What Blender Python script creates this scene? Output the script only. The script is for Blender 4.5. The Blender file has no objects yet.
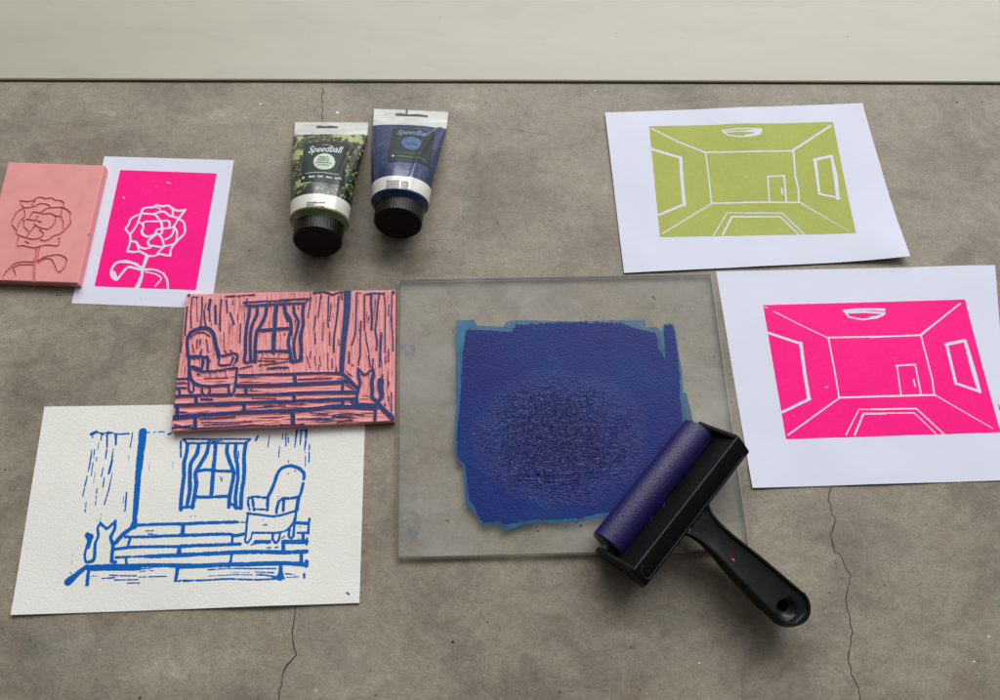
import bpy, bmesh, math, random
import numpy as np
from mathutils import Vector, Matrix
random.seed(7); RNG = np.random.default_rng(7)
sc = bpy.context.scene; COL = sc.collection
MM = 0.001
# ------------------------------------------------------------------ camera
FPX, PITCH, ROLL, HC = 876.0, 1.18316219, 0.060678, 0.582
F_ = np.array([0, math.cos(PITCH), -math.sin(PITCH)])
U0 = np.array([0, math.sin(PITCH), math.cos(PITCH)]); R0 = np.array([1.0, 0, 0])
R_ = math.cos(ROLL) * R0 + math.sin(ROLL) * U0
U_ = -math.sin(ROLL) * R0 + math.cos(ROLL) * U0
def unp(p, z=0.0):
    """where the sight line through a point of the photograph meets height z (metres)"""
    p = np.asarray(p, float)
    x = (p[..., 0] - 500) / FPX; y = -(p[..., 1] - 350) / FPX
    d = F_ + x[..., None] * R_ + y[..., None] * U_
    k = (HC - z) / -d[..., 2]
    return d[..., :2] * k[..., None]
cam = bpy.data.cameras.new('camera'); co = bpy.data.objects.new('camera', cam); COL.objects.link(co)
cam.sensor_width = 36; cam.lens = 36 * FPX / 1000; cam.clip_start = 0.01; cam.clip_end = 50
m = Matrix(((R_[0], U_[0], -F_[0], 0), (R_[1], U_[1], -F_[1], 0), (R_[2], U_[2], -F_[2], HC), (0, 0, 0, 1)))
co.matrix_world = m; sc.camera = co
# ------------------------------------------------------------------ node helpers
class NT:
    def __init__(s, name):
        s.m = bpy.data.materials.new(name); s.m.use_nodes = True
        s.t = s.m.node_tree; s.b = s.t.nodes['Principled BSDF']; s.out = s.t.nodes['Material Output']
    def n(s, typ, **kw):
        q = s.t.nodes.new('ShaderNode' + typ)
        for k, v in kw.items():
            if k.startswith('i_'):
                q.inputs[k[2:].replace('_', ' ')].default_value = v
            else: setattr(q, k, v)
        return q
    def l(s, a, b): s.t.links.new(a, b)
    def set(s, **kw):
        for k, v in kw.items(): s.b.inputs[k.replace('_', ' ')].default_value = v
    def coord(s, scale=(1, 1, 1), obj=True):
        c = s.n('TexCoord'); mp = s.n('Mapping'); mp.inputs['Scale'].default_value = scale
        s.l(c.outputs['Object'], mp.inputs['Vector']); return mp.outputs['Vector']
    def noise(s, vec, scale, detail=4, rough=.55, dist=0.0):
        q = s.n('TexNoise'); q.inputs['Scale'].default_value = scale; q.inputs['Detail'].default_value = detail
        q.inputs['Roughness'].default_value = rough; q.inputs['Distortion'].default_value = dist
        s.l(vec, q.inputs['Vector']); return q.outputs['Fac']
    def ramp(s, fac, stops):
        q = s.n('ValToRGB'); e = q.color_ramp.elements
        while len(e) < len(stops): e.new(0.5)
        for i, (p, c) in enumerate(stops):
            e[i].position = p; e[i].color = (*c, 1) if len(c) == 3 else c
        s.l(fac, q.inputs['Fac']); return q.outputs['Color']
    def rampf(s, fac, stops): return s.ramp(fac, [(p, (v, v, v)) for p, v in stops])
    def mix(s, fac, a, b, mode='MIX'):
        q = s.n('Mix', data_type='RGBA', blend_type=mode)
        for val, i in ((fac, 0), (a, 6), (b, 7)):
            if isinstance(val, (int, float)): q.inputs[i].default_value = val
            elif isinstance(val, tuple): q.inputs[i].default_value = (*val, 1)
            else: s.l(val, q.inputs[i])
        return q.outputs[2]
    def math(s, op, a, b=0.0, c=0.0):
        q = s.n('Math', operation=op)
        for i, v in enumerate((a, b, c)):
            if isinstance(v, (int, float)): q.inputs[i].default_value = v
            else: s.l(v, q.inputs[i])
        return q.outputs[0]
    def bump(s, h, dist, strength=1.0, normal=None):
        q = s.n('Bump'); q.inputs['Strength'].default_value = strength; q.inputs['Distance'].default_value = dist
        s.l(h, q.inputs['Height'])
        if normal is not None: s.l(normal, q.inputs['Normal'])
        return q.outputs['Normal']
# ------------------------------------------------------------------ materials
def simple(name, col, rough=.5, spec=.5, var=.12, vscale=120, bump=0, bscale=900, coat=0.0):
    t = NT(name); v = t.coord()
    n1 = t.noise(v, vscale, 4)
    a = tuple(c * (1 - var) for c in col); b = tuple(min(1, c * (1 + var)) for c in col)
    t.l(t.ramp(n1, [(.3, a), (.7, b)]), t.b.inputs['Base Color'])
    t.set(Roughness=rough); t.b.inputs['Specular IOR Level'].default_value = spec
    if coat: t.b.inputs['Coat Weight'].default_value = coat
    if bump: t.l(t.bump(t.noise(v, bscale, 3), bump), t.b.inputs['Normal'])
    return t.m
def concrete():
    t = NT('worn concrete'); v = t.coord()
    big = t.noise(v, 5.5, 7, .66, .3); med = t.noise(v, 24, 9, .70, .5); fine = t.noise(v, 160, 5, .65)
    streak = t.noise(t.coord((1.0, 5.0, 1)), 9, 5, .6, .5)
    cl = t.noise(t.coord((1, 1.25, 1)), 12, 10, .70, .35)
    base = t.ramp(big, [(.34, (.168, .144, .108)), (.5, (.232, .204, .158)), (.66, (.300, .268, .212))])
    base = t.mix(.5, base, t.ramp(med, [(.33, (.110, .096, .074)), (.45, (.205, .182, .143)), (.55, (.250, .226, .180)), (.68, (.385, .355, .300))]))
    base = t.mix(.6, base, t.ramp(cl, [(.36, (.105, .092, .072)), (.46, (.180, .160, .127)), (.50, (.232, .210, .170)), (.58, (.262, .238, .194)), (.66, (.380, .352, .298))]))
    base = t.mix(.10, base, t.ramp(streak, [(.35, (.150, .133, .110)), (.65, (.315, .285, .24))]))
    base = t.mix(.35, base, t.ramp(fine, [(.28, (.50, .49, .47)), (.5, (1, 1, 1)), (.72, (1.4, 1.4, 1.38))]), 'MULTIPLY')
    # rusty and cool stains
    st = t.noise(t.coord((1.3, .8, 1)), 14, 3, .5, .8)
    base = t.mix(t.rampf(st, [(.60, 0), (.75, .35)]), base, (.17, .115, .075))
    st2 = t.noise(t.coord((.9, 1.2, 3)), 10, 4, .55, .3)
    base = t.mix(t.rampf(st2, [(.56, 0), (.70, .38)]), base, (.175, .185, .165))
    # small dark pits
    vo = t.n('TexVoronoi'); vo.inputs['Scale'].default_value = 95; t.l(v, vo.inputs['Vector'])
    pit = t.math('MULTIPLY', t.rampf(vo.outputs['Distance'], [(.03, 1), (.10, 0)]), t.rampf(t.noise(v, 37, 2), [(.60, 0), (.64, 1)]))
    base = t.mix(t.math('MULTIPLY', pit, .65), base, (.055, .045, .035))
    vo2 = t.n('TexVoronoi'); vo2.inputs['Scale'].default_value = 60; t.l(t.coord((1, 1.1, 2)), vo2.inputs['Vector'])
    lt = t.math('MULTIPLY', t.rampf(vo2.outputs['Distance'], [(.03, 1), (.09, 0)]), t.rampf(t.noise(v, 23, 2), [(.62, 0), (.66, 1)]))
    base = t.mix(t.math('MULTIPLY', lt, .5), base, (.5, .48, .43))
    base = t.mix(1.0, base, (1.10, 1.06, .985), 'MULTIPLY')
    f2 = t.noise(v, 620, 3, .7)
    base = t.mix(.5, base, t.ramp(f2, [(.32, (.55, .54, .52)), (.5, (1, 1, 1)), (.68, (1.40, 1.40, 1.38))]), 'MULTIPLY')
    t.l(base, t.b.inputs['Base Color'])
    t.l(t.rampf(med, [(.3, .50), (.7, .66)]), t.b.inputs['Roughness'])
    t.b.inputs['Specular IOR Level'].default_value = .42
    h = t.math('ADD', t.math('MULTIPLY', fine, .6), t.math('MULTIPLY', pit, -1.2))
    nb = t.bump(h, .0004, .6); nb = t.bump(med, .0015, .5, nb)
    t.l(nb, t.b.inputs['Normal']); return t.m
def board_mat():
    t = NT('grey green painted board'); v = t.coord((1, 1, 1))
    n1 = t.noise(t.coord((.5, 2.5, 1)), 6, 4, .5); n2 = t.noise(t.coord((.3, 6, 1)), 60, 3)
    base = t.ramp(n1, [(.3, (.385, .378, .290)), (.7, (.42, .413, .322))])
    base = t.mix(.05, base, t.ramp(n2, [(.3, (.33, .33, .27)), (.7, (.52, .52, .44))]))
    vo = t.n('TexVoronoi'); vo.inputs['Scale'].default_value = 38; t.l(v, vo.inputs['Vector'])
    pit = t.math('MULTIPLY', t.rampf(vo.outputs['Distance'], [(.025, 1), (.055, 0)]), t.rampf(t.noise(v, 13, 2), [(.50, 0), (.54, 1)]))
    base = t.mix(t.math('MULTIPLY', pit, .55), base, (.10, .09, .07))
    sm_ = t.noise(t.coord((.8, 1.6, 1)), 24, 5, .65, .6)
    base = t.mix(t.rampf(sm_, [(.52, 0), (.72, .22)]), base, (.28, .27, .215))
    t.l(base, t.b.inputs['Base Color']); t.set(Roughness=.46)
    t.b.inputs['Specular IOR Level'].default_value = .5
    t.l(t.bump(t.noise(v, 260, 3), .00008, .5), t.b.inputs['Normal']); return t.m
def paper(name, col, tooth, scale, fibre=.04):
    t = NT(name); v = t.coord()
    n = t.noise(v, 30, 3)
    base = t.ramp(n, [(.3, tuple(c * (1 - fibre) for c in col)), (.7, col)])
    t.l(base, t.b.inputs['Base Color']); t.set(Roughness=.85); t.b.inputs['Specular IOR Level'].default_value = .2
    nb = t.bump(t.noise(v, scale, 4, .6), tooth, .8)
    nb = t.bump(t.noise(v, 14, 2), .0012, .5, nb)
    t.l(nb, t.b.inputs['Normal']); return t.m
def print_ink(name, col, light, amt, scale=420, rough=.55):
    t = NT(name); v = t.coord()
    speck = t.noise(v, scale, 3, .7); blot = t.noise(v, 26, 4, .6)
    base = t.mix(t.math('MULTIPLY', t.rampf(speck, [(.56, 0), (.72, 1)]), amt), col, light)
    base = t.mix(t.rampf(blot, [(.40, .0), (.62, .22)]), base, tuple(c * .78 for c in col))
    t.l(base, t.b.inputs['Base Color']); t.set(Roughness=rough); t.b.inputs['Specular IOR Level'].default_value = .14
    t.l(t.bump(speck, .00006, .6), t.b.inputs['Normal']); return t.m
def lino(name, col):
    t = NT(name); v = t.coord()
    base = t.ramp(t.noise(v, 60, 4), [(.3, tuple(c * .92 for c in col)), (.7, tuple(min(1, c * 1.05) for c in col))])
    t.l(base, t.b.inputs['Base Color']); t.set(Roughness=.48); t.b.inputs['Specular IOR Level'].default_value = .4
    t.l(t.bump(t.noise(v, 700, 3), .00004, .6), t.b.inputs['Normal']); return t.m
def thick_ink():
    t = NT('rolled out dark blue ink'); c = t.n('TexCoord'); v = c.outputs['Object']
    base = t.ramp(t.noise(v, 16, 3), [(.3, (.003, .030, .165)), (.5, (.003, .017, .15)), (.72, (.007, .008, .125))])
    # wet wrinkled zone low in the middle of the patch
    sep = t.n('SeparateXYZ'); t.l(v, sep.inputs[0])
    dx = t.math('DIVIDE', t.math('ADD', sep.outputs['X'], .004), .052)
    dy = t.math('DIVIDE', t.math('ADD', sep.outputs['Y'], .022), .042)
    r2 = t.math('ADD', t.math('MULTIPLY', dx, dx), t.math('MULTIPLY', dy, dy))
    r2 = t.math('ADD', r2, t.math('MULTIPLY', t.math('SUBTRACT', t.noise(v, 45, 3), .5), 1.3))
    zone = t.rampf(t.math('MULTIPLY', r2, .5), [(.10, 1), (.36, .45), (.75, 0.0)])
    base = t.mix(t.math('MULTIPLY', zone, .35), base, (.013, .006, .12))
    t.l(base, t.b.inputs['Base Color'])
    t.l(t.math('SUBTRACT', .40, t.math('MULTIPLY', zone, .04)), t.b.inputs['Roughness'])
    t.l(t.math('ADD', .22, t.math('MULTIPLY', zone, .30)), t.b.inputs['Specular IOR Level'])
    mp = t.n('Mapping'); mp.inputs['Scale'].default_value = (1, 1.5, 1); t.l(v, mp.inputs['Vector'])
    w = t.noise(mp.outputs[0], 215, 1.5, .5, 1.7); wr = t.math('SUBTRACT', 1, t.math('MULTIPLY', t.math('ABSOLUTE', t.math('SUBTRACT', w, .5)), 6))
    f = t.noise(v, 560, 3, .75)
    h = t.math('MULTIPLY', wr, zone)
    nb = t.bump(f, .0005, .75); nb = t.bump(h, .0009, 1.0, nb)
    t.l(nb, t.b.inputs['Normal']); return t.m
def thin_ink():
    t = NT('thin cyan blue ink film'); v = t.coord()
    base = t.ramp(t.noise(v, 60, 4), [(.35, (.002, .072, .18)), (.7, (.005, .135, .27))])
    t.l(base, t.b.inputs['Base Color']); t.set(Roughness=.4)
    tr = t.n('BsdfTransparent'); mx = t.n('MixShader')
    t.l(t.rampf(t.noise(t.coord((2.2, .5, 1)), 90, 4), [(.28, .45), (.55, .97)]), mx.inputs[0])
    t.l(tr.outputs[0], mx.inputs[1]); t.l(t.b.outputs[0], mx.inputs[2]); t.l(mx.outputs[0], t.out.inputs['Surface']); return t.m
def smudge():
    t = NT('blue ink smudge'); v = t.coord()
    t.set(Base_Color=(.02, .16, .28, 1), Roughness=.5)
    tr = t.n('BsdfTransparent'); mx = t.n('MixShader')
    t.l(t.rampf(t.noise(v, 170, 5, .7), [(.42, 0), (.72, .55)]), mx.inputs[0])
    t.l(tr.outputs[0], mx.inputs[1]); t.l(t.b.outputs[0], mx.inputs[2]); t.l(mx.outputs[0], t.out.inputs['Surface']); return t.m
def glass(name, tint, haze, hazecol):
    t = NT(name); v = t.coord()
    tr = t.n('BsdfTransparent'); tr.inputs[0].default_value = (*tint, 1)
    df = t.n('BsdfDiffuse'); df.inputs[0].default_value = (*hazecol, 1)
    gl = t.n('BsdfGlossy'); gl.inputs['Roughness'].default_value = .07
    m1 = t.n('MixShader'); t.l(t.rampf(t.noise(t.coord((.8, 1.3, 1)), 18, 6, .6, .4), [(.32, haze * .2), (.5, haze), (.7, haze * 2.4)]), m1.inputs[0])
    t.l(tr.outputs[0], m1.inputs[1]); t.l(df.outputs[0], m1.inputs[2])
    fr = t.n('Fresnel'); fr.inputs['IOR'].default_value = 1.48
    m2 = t.n('MixShader'); ge = t.n('NewGeometry'); t.l(t.math('MULTIPLY', fr.outputs[0], t.math('SUBTRACT', 1, ge.outputs['Backfacing'])), m2.inputs[0]); t.l(m1.outputs[0], m2.inputs[1]); t.l(gl.outputs[0], m2.inputs[2])
    t.l(m2.outputs[0], t.out.inputs['Surface']); return t.m
def attr_mat(name, rough=.3):
    """pattern colours carried by the mesh itself (printed tube artwork)"""
    t = NT(name); a = t.n('Attribute', attribute_name='art'); t.l(a.outputs['Color'], t.b.inputs['Base Color'])
    t.set(Roughness=rough); t.b.inputs['Coat Weight'].default_value = .12; t.b.inputs['Coat Roughness'].default_value = .12
    t.l(t.bump(t.noise(t.coord(), 55, 2), .0015, .5), t.b.inputs['Normal']); return t.m
def roller_mat():
    t = NT('inked rubber roller'); v = t.coord((1, 1, 1))
    base = t.ramp(t.noise(v, 40, 4), [(.3, (.007, .004, .060)), (.7, (.011, .008, .085))])
    t.l(base, t.b.inputs['Base Color']); t.set(Roughness=.30); t.b.inputs['Specular IOR Level'].default_value = .5
    h = t.noise(t.coord((1, .6, 1)), 850, 4, .75)
    t.l(t.bump(h, .00045, .85), t.b.inputs['Normal']); return t.m
def black_plastic(name='black moulded plastic', rough=.24, c=.0032):
    t = NT(name); v = t.coord()
    base = t.ramp(t.noise(v, 50, 5, .6), [(.3, (c, c, c * 1.05)), (.75, (c * 1.8, c * 1.8, c * 1.9))])
    t.l(base, t.b.inputs['Base Color'])
    t.l(t.rampf(t.noise(v, 130, 5, .7), [(.3, rough - .08), (.7, rough + .15)]), t.b.inputs['Roughness'])
    t.b.inputs['Specular IOR Level'].default_value = .20
    t.l(t.bump(t.noise(v, 1500, 2), .00003, .6), t.b.inputs['Normal']); return t.m
M = dict(
    concrete=concrete(), board=board_mat(),
    white=paper('smooth bright white paper', (.70, .715, .83), .00004, 900, .02),
    cream=paper('rough cream printmaking paper', (.80, .795, .735), .00032, 620, .03),
    lime_ink=print_ink('lime green block ink', (.395, .44, .095), (.62, .66, .33), .35),
    pink_ink=print_ink('fluorescent pink block ink', (1.0, .005, .235), (1.0, .10, .32), .25),
    blue_ink=print_ink('bright blue block ink', (.002, .12, .46), (.05, .2, .55), .5),
    dark_ink=simple('dark blue ink left on lino', (.012, .034, .145), .45, .35, .3, 300, .00005, 900),
    lino=lino('pink rubber lino', (.74, .292, .285)), thick=thick_ink(), thin=thin_ink(), smudge=smudge(),
    glass=glass('hazy clear glass', (.985, .985, .975), .13, (.58, .56, .51)),
    glass_edge=glass('ground glass edge', (.50, .52, .50), .95, (.085, .092, .085)),
    crack=simple('dark crack', (.060, .046, .034), .9, .1), 
    scratch=simple('faint scratch', (.155, .14, .11), .8, .2),
    gap=simple('dark joint filler', (.020, .020, .017), .9, .1),
    tube_art=attr_mat('printed tube artwork'), roller=roller_mat(), plastic=black_plastic(), 
    cap=black_plastic('black cap plastic', .32, .003),
    dull=black_plastic('worn grey black plastic', .30, .0045), worn=black_plastic('painted edge highlight plastic', .4, .035),  # key worn: no wear, thin edge highlights painted in as lighter grey
    steel=simple('dull steel axle', (.22, .22, .22), .4, .5),
    clear=simple('milky clear tube plastic', (.50, .51, .47), .28, .5, .06, 90, .0004, 60, .3),
    band=simple('white printed band', (.68, .66, .60), .35, .5, .04, 90, .0004, 60, .3),
    green_shoulder=simple('green translucent shoulder', (.16, .20, .085), .3, .5, .15),
    blue_shoulder=simple('blue translucent shoulder', (.012, .045, .13), .3, .5, .15),
    label=simple('black green label', (.009, .015, .012), .32, .3, .3, 200, .0003, 60, .1),
    bluegrey=simple('blue grey print', (.17, .24, .33), .5, .3),
    silver=simple('pale print', (.50, .56, .54), .5, .3), mint=simple('pale mint print', (.42, .52, .40), .45, .3),
    steelblue=simple('steel blue print', (.06, .115, .23), .45, .3, .35, 400), smalltext=simple('dark small print', (.13, .13, .12), .6, .2),
    ghost=simple('faint grey print', (.14, .16, .16), .5, .3),
    red=simple('red paint speck', (.55, .02, .02), .4, .4),
    bright_blue=simple('wet blue ink speck', (.012, .010, .22), .3, .5),
)
# ------------------------------------------------------------------ object helpers
def tag(o, label=None, cat=None, group=None, kind=None):
    if label: o['label'] = label
    if cat: o['category'] = cat
    if group: o['group'] = group
    if kind: o['kind'] = kind
    return o
def empty(name, label, cat, xy, ang=0, z=0):
    o = bpy.data.objects.new(name, None); COL.objects.link(o); o.empty_display_size = .02
    o.location = (xy[0], xy[1], z); o.rotation_euler = (0, 0, ang); return tag(o, label, cat)
def mobj(name, V, Fc, mat, parent=None, smooth=False, attr=None):
    me = bpy.data.meshes.new(name); me.from_pydata([tuple(map(float, v)) for v in V], [], [tuple(map(int, f)) for f in Fc])
    me.materials.append(mat)
    if smooth: me.polygons.foreach_set('use_smooth', [True] * len(me.polygons))
    if attr is not None:
        a = me.attributes.new('art', 'FLOAT_COLOR', 'POINT'); a.data.foreach_set('color', np.asarray(attr, np.float32).ravel())
    me.update()
    o = bpy.data.objects.new(name, me); COL.objects.link(o)
    if parent: o.parent = parent
    return o
def bm_obj(name, bm, mat, parent=None, smooth=False):
    me = bpy.data.meshes.new(name); bmesh.ops.recalc_face_normals(bm, faces=bm.faces); bm.to_mesh(me); bm.free(); me.materials.append(mat)
    if smooth: me.polygons.foreach_set('use_smooth', [True] * len(me.polygons))
    o = bpy.data.objects.new(name, me); COL.objects.link(o)
    if parent: o.parent = parent
    return o
def auto_smooth(o, ang=35):
    me = o.data; me.polygons.foreach_set('use_smooth', [True] * len(me.polygons))
    bm = bmesh.new(); bm.from_mesh(me)
    for e in bm.edges:
        if len(e.link_faces) == 2 and e.calc_face_angle(0) > math.radians(ang): e.smooth = False
    bm.to_mesh(me); bm.free()
class Frame:
    """a local frame lying on the table: world xy <-> local xy"""
    def __init__(s, o, ang): s.o = np.asarray(o, float); s.a = ang; s.c, s.s = math.cos(ang), math.sin(ang)
    def loc(s, w):
        d = np.asarray(w, float) - s.o; return np.stack([s.c * d[..., 0] + s.s * d[..., 1], -s.s * d[..., 0] + s.c * d[..., 1]], -1)
    def px(s, p, z=0.0): return s.loc(unp(p, z))
    def world(s, l):
        l = np.asarray(l, float); return np.stack([s.c * l[..., 0] - s.s * l[..., 1], s.s * l[..., 0] + s.c * l[..., 1]], -1) + s.o
def quad_frame(q, z):
    w = unp(np.array(q, float), z); c = w.mean(0); d = w[1] - w[0] + w[2] - w[3]
    return Frame(c, math.atan2(d[1], d[0]))
def bilinear(Q, nx, ny):
    """grid over quad TL,TR,BR,BL -> (ny+1, nx+1, 2), row 0 at the bottom"""
    u = np.linspace(0, 1, nx + 1)[None, :, None]; v = np.linspace(0, 1, ny + 1)[:, None, None]
    return (1 - v) * ((1 - u) * Q[3] + u * Q[2]) + v * ((1 - u) * Q[0] + u * Q[1])
# numpy value noise
_P = RNG.random((256, 256))
def vnoise(x, y, seed=0):
    x = np.asarray(x) + seed * 17.31; y = np.asarray(y) + seed * 9.77
    xi = np.floor(x).astype(int); yi = np.floor(y).astype(int); fx = x - xi; fy = y - yi
    fx = fx * fx * (3 - 2 * fx); fy = fy * fy * (3 - 2 * fy)
    g = lambda a, b: _P[a % 256, b % 256]
    return (g(xi, yi) * (1 - fx) + g(xi + 1, yi) * fx) * (1 - fy) + (g(xi, yi + 1) * (1 - fx) + g(xi + 1, yi + 1) * fx) * fy
def fbm(x, y, seed=0, o=3):
    r = 0; a = .5; t = 0
    for i in range(o): r = r + a * vnoise(x * 2 ** i, y * 2 ** i, seed + i * 3); t += a; a *= .5
    return r / t
def seg_field(G, strokes):
    """largest (half width - distance) over all strokes; strokes: list of (pts Nx2, half widths N) in local metres"""
    X = G[..., 0]; Y = G[..., 1]; out = np.full(X.shape, -1.0)
    for P, W in strokes:
        if len(P) == 1: P = np.array([P[0], P[0] + 1e-6]); W = np.array([W[0], W[0]])
        for i in range(len(P) - 1):
            a, b = P[i], P[i + 1]; d = b - a; L = d @ d + 1e-18
            pad = max(W[i], W[i + 1]) + .004
            mk = (X > min(a[0], b[0]) - pad) & (X < max(a[0], b[0]) + pad) & (Y > min(a[1], b[1]) - pad) & (Y < max(a[1], b[1]) + pad)
            if not mk.any(): continue
            x = X[mk]; y = Y[mk]
            t = np.clip(((x - a[0]) * d[0] + (y - a[1]) * d[1]) / L, 0, 1)
            dist = np.hypot(x - a[0] - t * d[0], y - a[1] - t * d[1])
            out[mk] = np.maximum(out[mk], W[i] * (1 - t) + W[i + 1] * t - dist)
    return out
def poly_field(G, P):
    """signed distance, positive inside polygon"""
    X = G[..., 0]; Y = G[..., 1]; ins = np.zeros(X.shape, bool); dm = np.full(X.shape, 9.)
    n = len(P)
    for i in range(n):
        a, b = P[i], P[(i + 1) % n]; d = b - a
        t = np.clip(((X - a[0]) * d[0] + (Y - a[1]) * d[1]) / (d @ d + 1e-18), 0, 1)
        dm = np.minimum(dm, np.hypot(X - a[0] - t * d[0], Y - a[1] - t * d[1]))
        c = ((a[1] > Y) != (b[1] > Y)); xx = a[0] + (Y - a[1]) * d[0] / (d[1] if abs(d[1]) > 1e-12 else 1e-12)
        ins ^= c & (X < xx)
    return np.where(ins, dm, -dm)
def clip_mesh(G, Fd, zf):
    """mesh of the part of grid G where Fd > 0, contour cut exactly"""
    ny, nx = Fd.shape; V = []; idx = -np.ones((ny, nx), int)
    pos = Fd > 0
    ii = np.argwhere(pos); idx[pos] = np.arange(len(ii)); V = [G[i, j] for i, j in ii]
    a = pos[:-1, :-1]; b = pos[:-1, 1:]; c = pos[1:, 1:]; d = pos[1:, :-1]
    full = a & b & c & d; part = (a | b | c | d) & ~full
    fi = np.argwhere(full)
    Fc = [(idx[i, j], idx[i, j + 1], idx[i + 1, j + 1], idx[i + 1, j]) for i, j in fi]
    cache = {}
    def cut(p, q):
        k = (p, q) if p < q else (q, p)
        if k not in cache:
            f0, f1 = Fd[k[0]], Fd[k[1]]; t = f0 / (f0 - f1)
            V.append(G[k[0]] * (1 - t) + G[k[1]] * t); cache[k] = len(V) - 1
        return cache[k]
    for i, j in np.argwhere(part):
        cs = [(i, j), (i, j + 1), (i + 1, j + 1), (i + 1, j)]; f = []
        for k in range(4):
            p, q = cs[k], cs[(k + 1) % 4]
            if pos[p]: f.append(idx[p])
            if pos[p] != pos[q]: f.append(cut(p, q))
        if len(f) >= 3: Fc.append(tuple(f))
    V = np.array(V); return np.column_stack([V, zf(V[:, 0], V[:, 1])]), Fc
def slab(G, ztop, zbot, name, mat, parent, smooth=True):
    """closed sheet over grid G with heights ztop / zbot (arrays)"""
    ny, nx = G.shape[:2]; n = ny * nx
    V = np.concatenate([np.column_stack([G.reshape(-1, 2), ztop.ravel()]), np.column_stack([G.reshape(-1, 2), zbot.ravel()])])
    I = np.arange(n).reshape(ny, nx)
    a, b, c, d = I[:-1, :-1].ravel(), I[:-1, 1:].ravel(), I[1:, 1:].ravel(), I[1:, :-1].ravel()
    Fc = [tuple(t) for t in np.stack([a, b, c, d], 1)] + [tuple(t) for t in np.stack([d, c, b, a], 1) + n]
    ring = list(I[0, :]) + list(I[1:, -1]) + list(I[-1, -2::-1]) + list(I[-2:0:-1, 0])
    for k in range(len(ring)):
        p, q = ring[k], ring[(k + 1) % len(ring)]; Fc.append((p, p + n, q + n, q))
    o = mobj(name, V, Fc, mat, parent)
    if smooth: auto_smooth(o, 50)
    return o
def Z(x0, y0, s):
    def f(strokes):
        out = []
        for w, pts in strokes:
            pts = np.array([(x0 + x / s, y0 + y / s) for x, y in pts], float)
            ws = (np.interp(np.linspace(0, 1, len(pts)), np.linspace(0, 1, len(w)), w) if isinstance(w, (list, tuple)) else np.full(len(pts), float(w))) / s
            out.append((pts, ws))
        return out
    return f
def to_local(fr, strokes, z, k=1.0, sm=.5):
    out = []
    for P, W in strokes:
        L = fr.px(P, z); c = P.mean(0)
        sc_ = np.linalg.norm(unp(c + [1, 0], z) - unp(c, z))
        W = W * k
        if len(P) > 2:     # smooth the traced polyline
            t = np.arange(len(P)); tt = np.linspace(0, len(P) - 1, (len(P) - 1) * 4 + 1)
            def cr(A):
                A = np.concatenate([[2 * A[0] - A[1]], A, [2 * A[-1] - A[-2]]]); r = []
                for x in tt:
                    i = min(int(x), len(P) - 2); u = x - i; p0, p1, p2, p3 = A[i:i + 4]
                    r.append(.5 * ((2 * p1) + (-p0 + p2) * u * .8 + (2 * p0 - 5 * p1 + 4 * p2 - p3) * u * u * .8 + (-p0 + 3 * p1 - 3 * p2 + p3) * u ** 3 * .8) + .1 * 0 if False else
                             p1 + (p2 - p1) * u + sm * ((u - 2 * u * u + u ** 3) * ((p2 - p0) * .5 - (p2 - p1)) + (u ** 3 - u * u) * ((p3 - p1) * .5 - (p2 - p1))))
                return np.array(r)
            L = cr(L); W = np.interp(tt, t, W)
        out.append((L, W * .5 * sc_))
    return out
# ------------------------------------------------------------------ the setting
def flat_grid(x0, x1, y0, y1, z, nx=1, ny=1):
    V = [(x0 + (x1 - x0) * i / nx, y0 + (y1 - y0) * j / ny, z) for j in range(ny + 1) for i in range(nx + 1)]
    Fc = [(j * (nx + 1) + i, j * (nx + 1) + i + 1, (j + 1) * (nx + 1) + i + 1, (j + 1) * (nx + 1) + i) for j in range(ny) for i in range(nx)]
    return V, Fc
V, Fc = flat_grid(-1.6, 1.6, -.9, 1.4, 0)
ground = tag(mobj('concrete_surface', V, Fc, M['concrete']), kind='structure')
def ribbon(name, pts, w, z=.00008, parent=None, jag=.0007):
    P = unp(np.array(pts, float), 0); Q = []
    for i in range(len(P) - 1):
        n = max(2, int(np.linalg.norm(P[i + 1] - P[i]) / .0016))
        for k in range(n): Q.append(P[i] + (P[i + 1] - P[i]) * k / n)
    Q.append(P[-1]); Q = np.array(Q)
    Q = Q + np.column_stack([fbm(np.arange(len(Q)) * .45, Q[:, 0] * 0 + len(pts), 3) - .5, fbm(np.arange(len(Q)) * .45, Q[:, 0] * 0 + 5, 8) - .5]) * jag * 4.5
    V = []; T = np.gradient(Q, axis=0)
    for i, q in enumerate(Q):
        t = T[i] / (np.linalg.norm(T[i]) + 1e-12); n_ = np.array([-t[1], t[0]])
        ww = w * (.25 + 1.3 * fbm(i * .35, len(pts) * 3.3, 5)) * (1 if 2 < i < len(Q) - 3 else .3)
        V += [(*(q + n_ * ww * .5), z), (*(q - n_ * ww * .5), z)]
    Fc = [(2 * i, 2 * i + 1, 2 * i + 3, 2 * i + 2) for i in range(len(Q) - 1)]
    return mobj(name, V, Fc, M['scratch'] if name == 'scratch' else M['crack'], parent)
ribbon('crack', [(297, 600), (294, 615), (291.5, 630), (293, 645), (295, 655), (289, 663), (283, 675), (281, 686), (280, 697), (283, 712)], .0008, parent=ground)
ribbon('crack', [(833, 484), (828, 499), (832, 510), (835, 520), (831, 535), (835, 552), (842, 557), (845, 566), (850, 575), (847, 588), (845, 600), (850, 618), (852, 630), (848.5, 650), (849, 664), (852, 676), (858, 688), (861, 700), (862, 712)], .0007, parent=ground)
ribbon('crack', [(323, 84), (322, 100), (323, 125)], .0006, parent=ground)
ribbon('crack', [(313, 282), (301, 289)], .0005, parent=ground)
ribbon('crack', [(840, 556), (835, 562), (836, 570)], .0004, parent=ground)
ribbon('crack', [(281, 686), (277, 692)], .0004, parent=ground)
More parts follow.
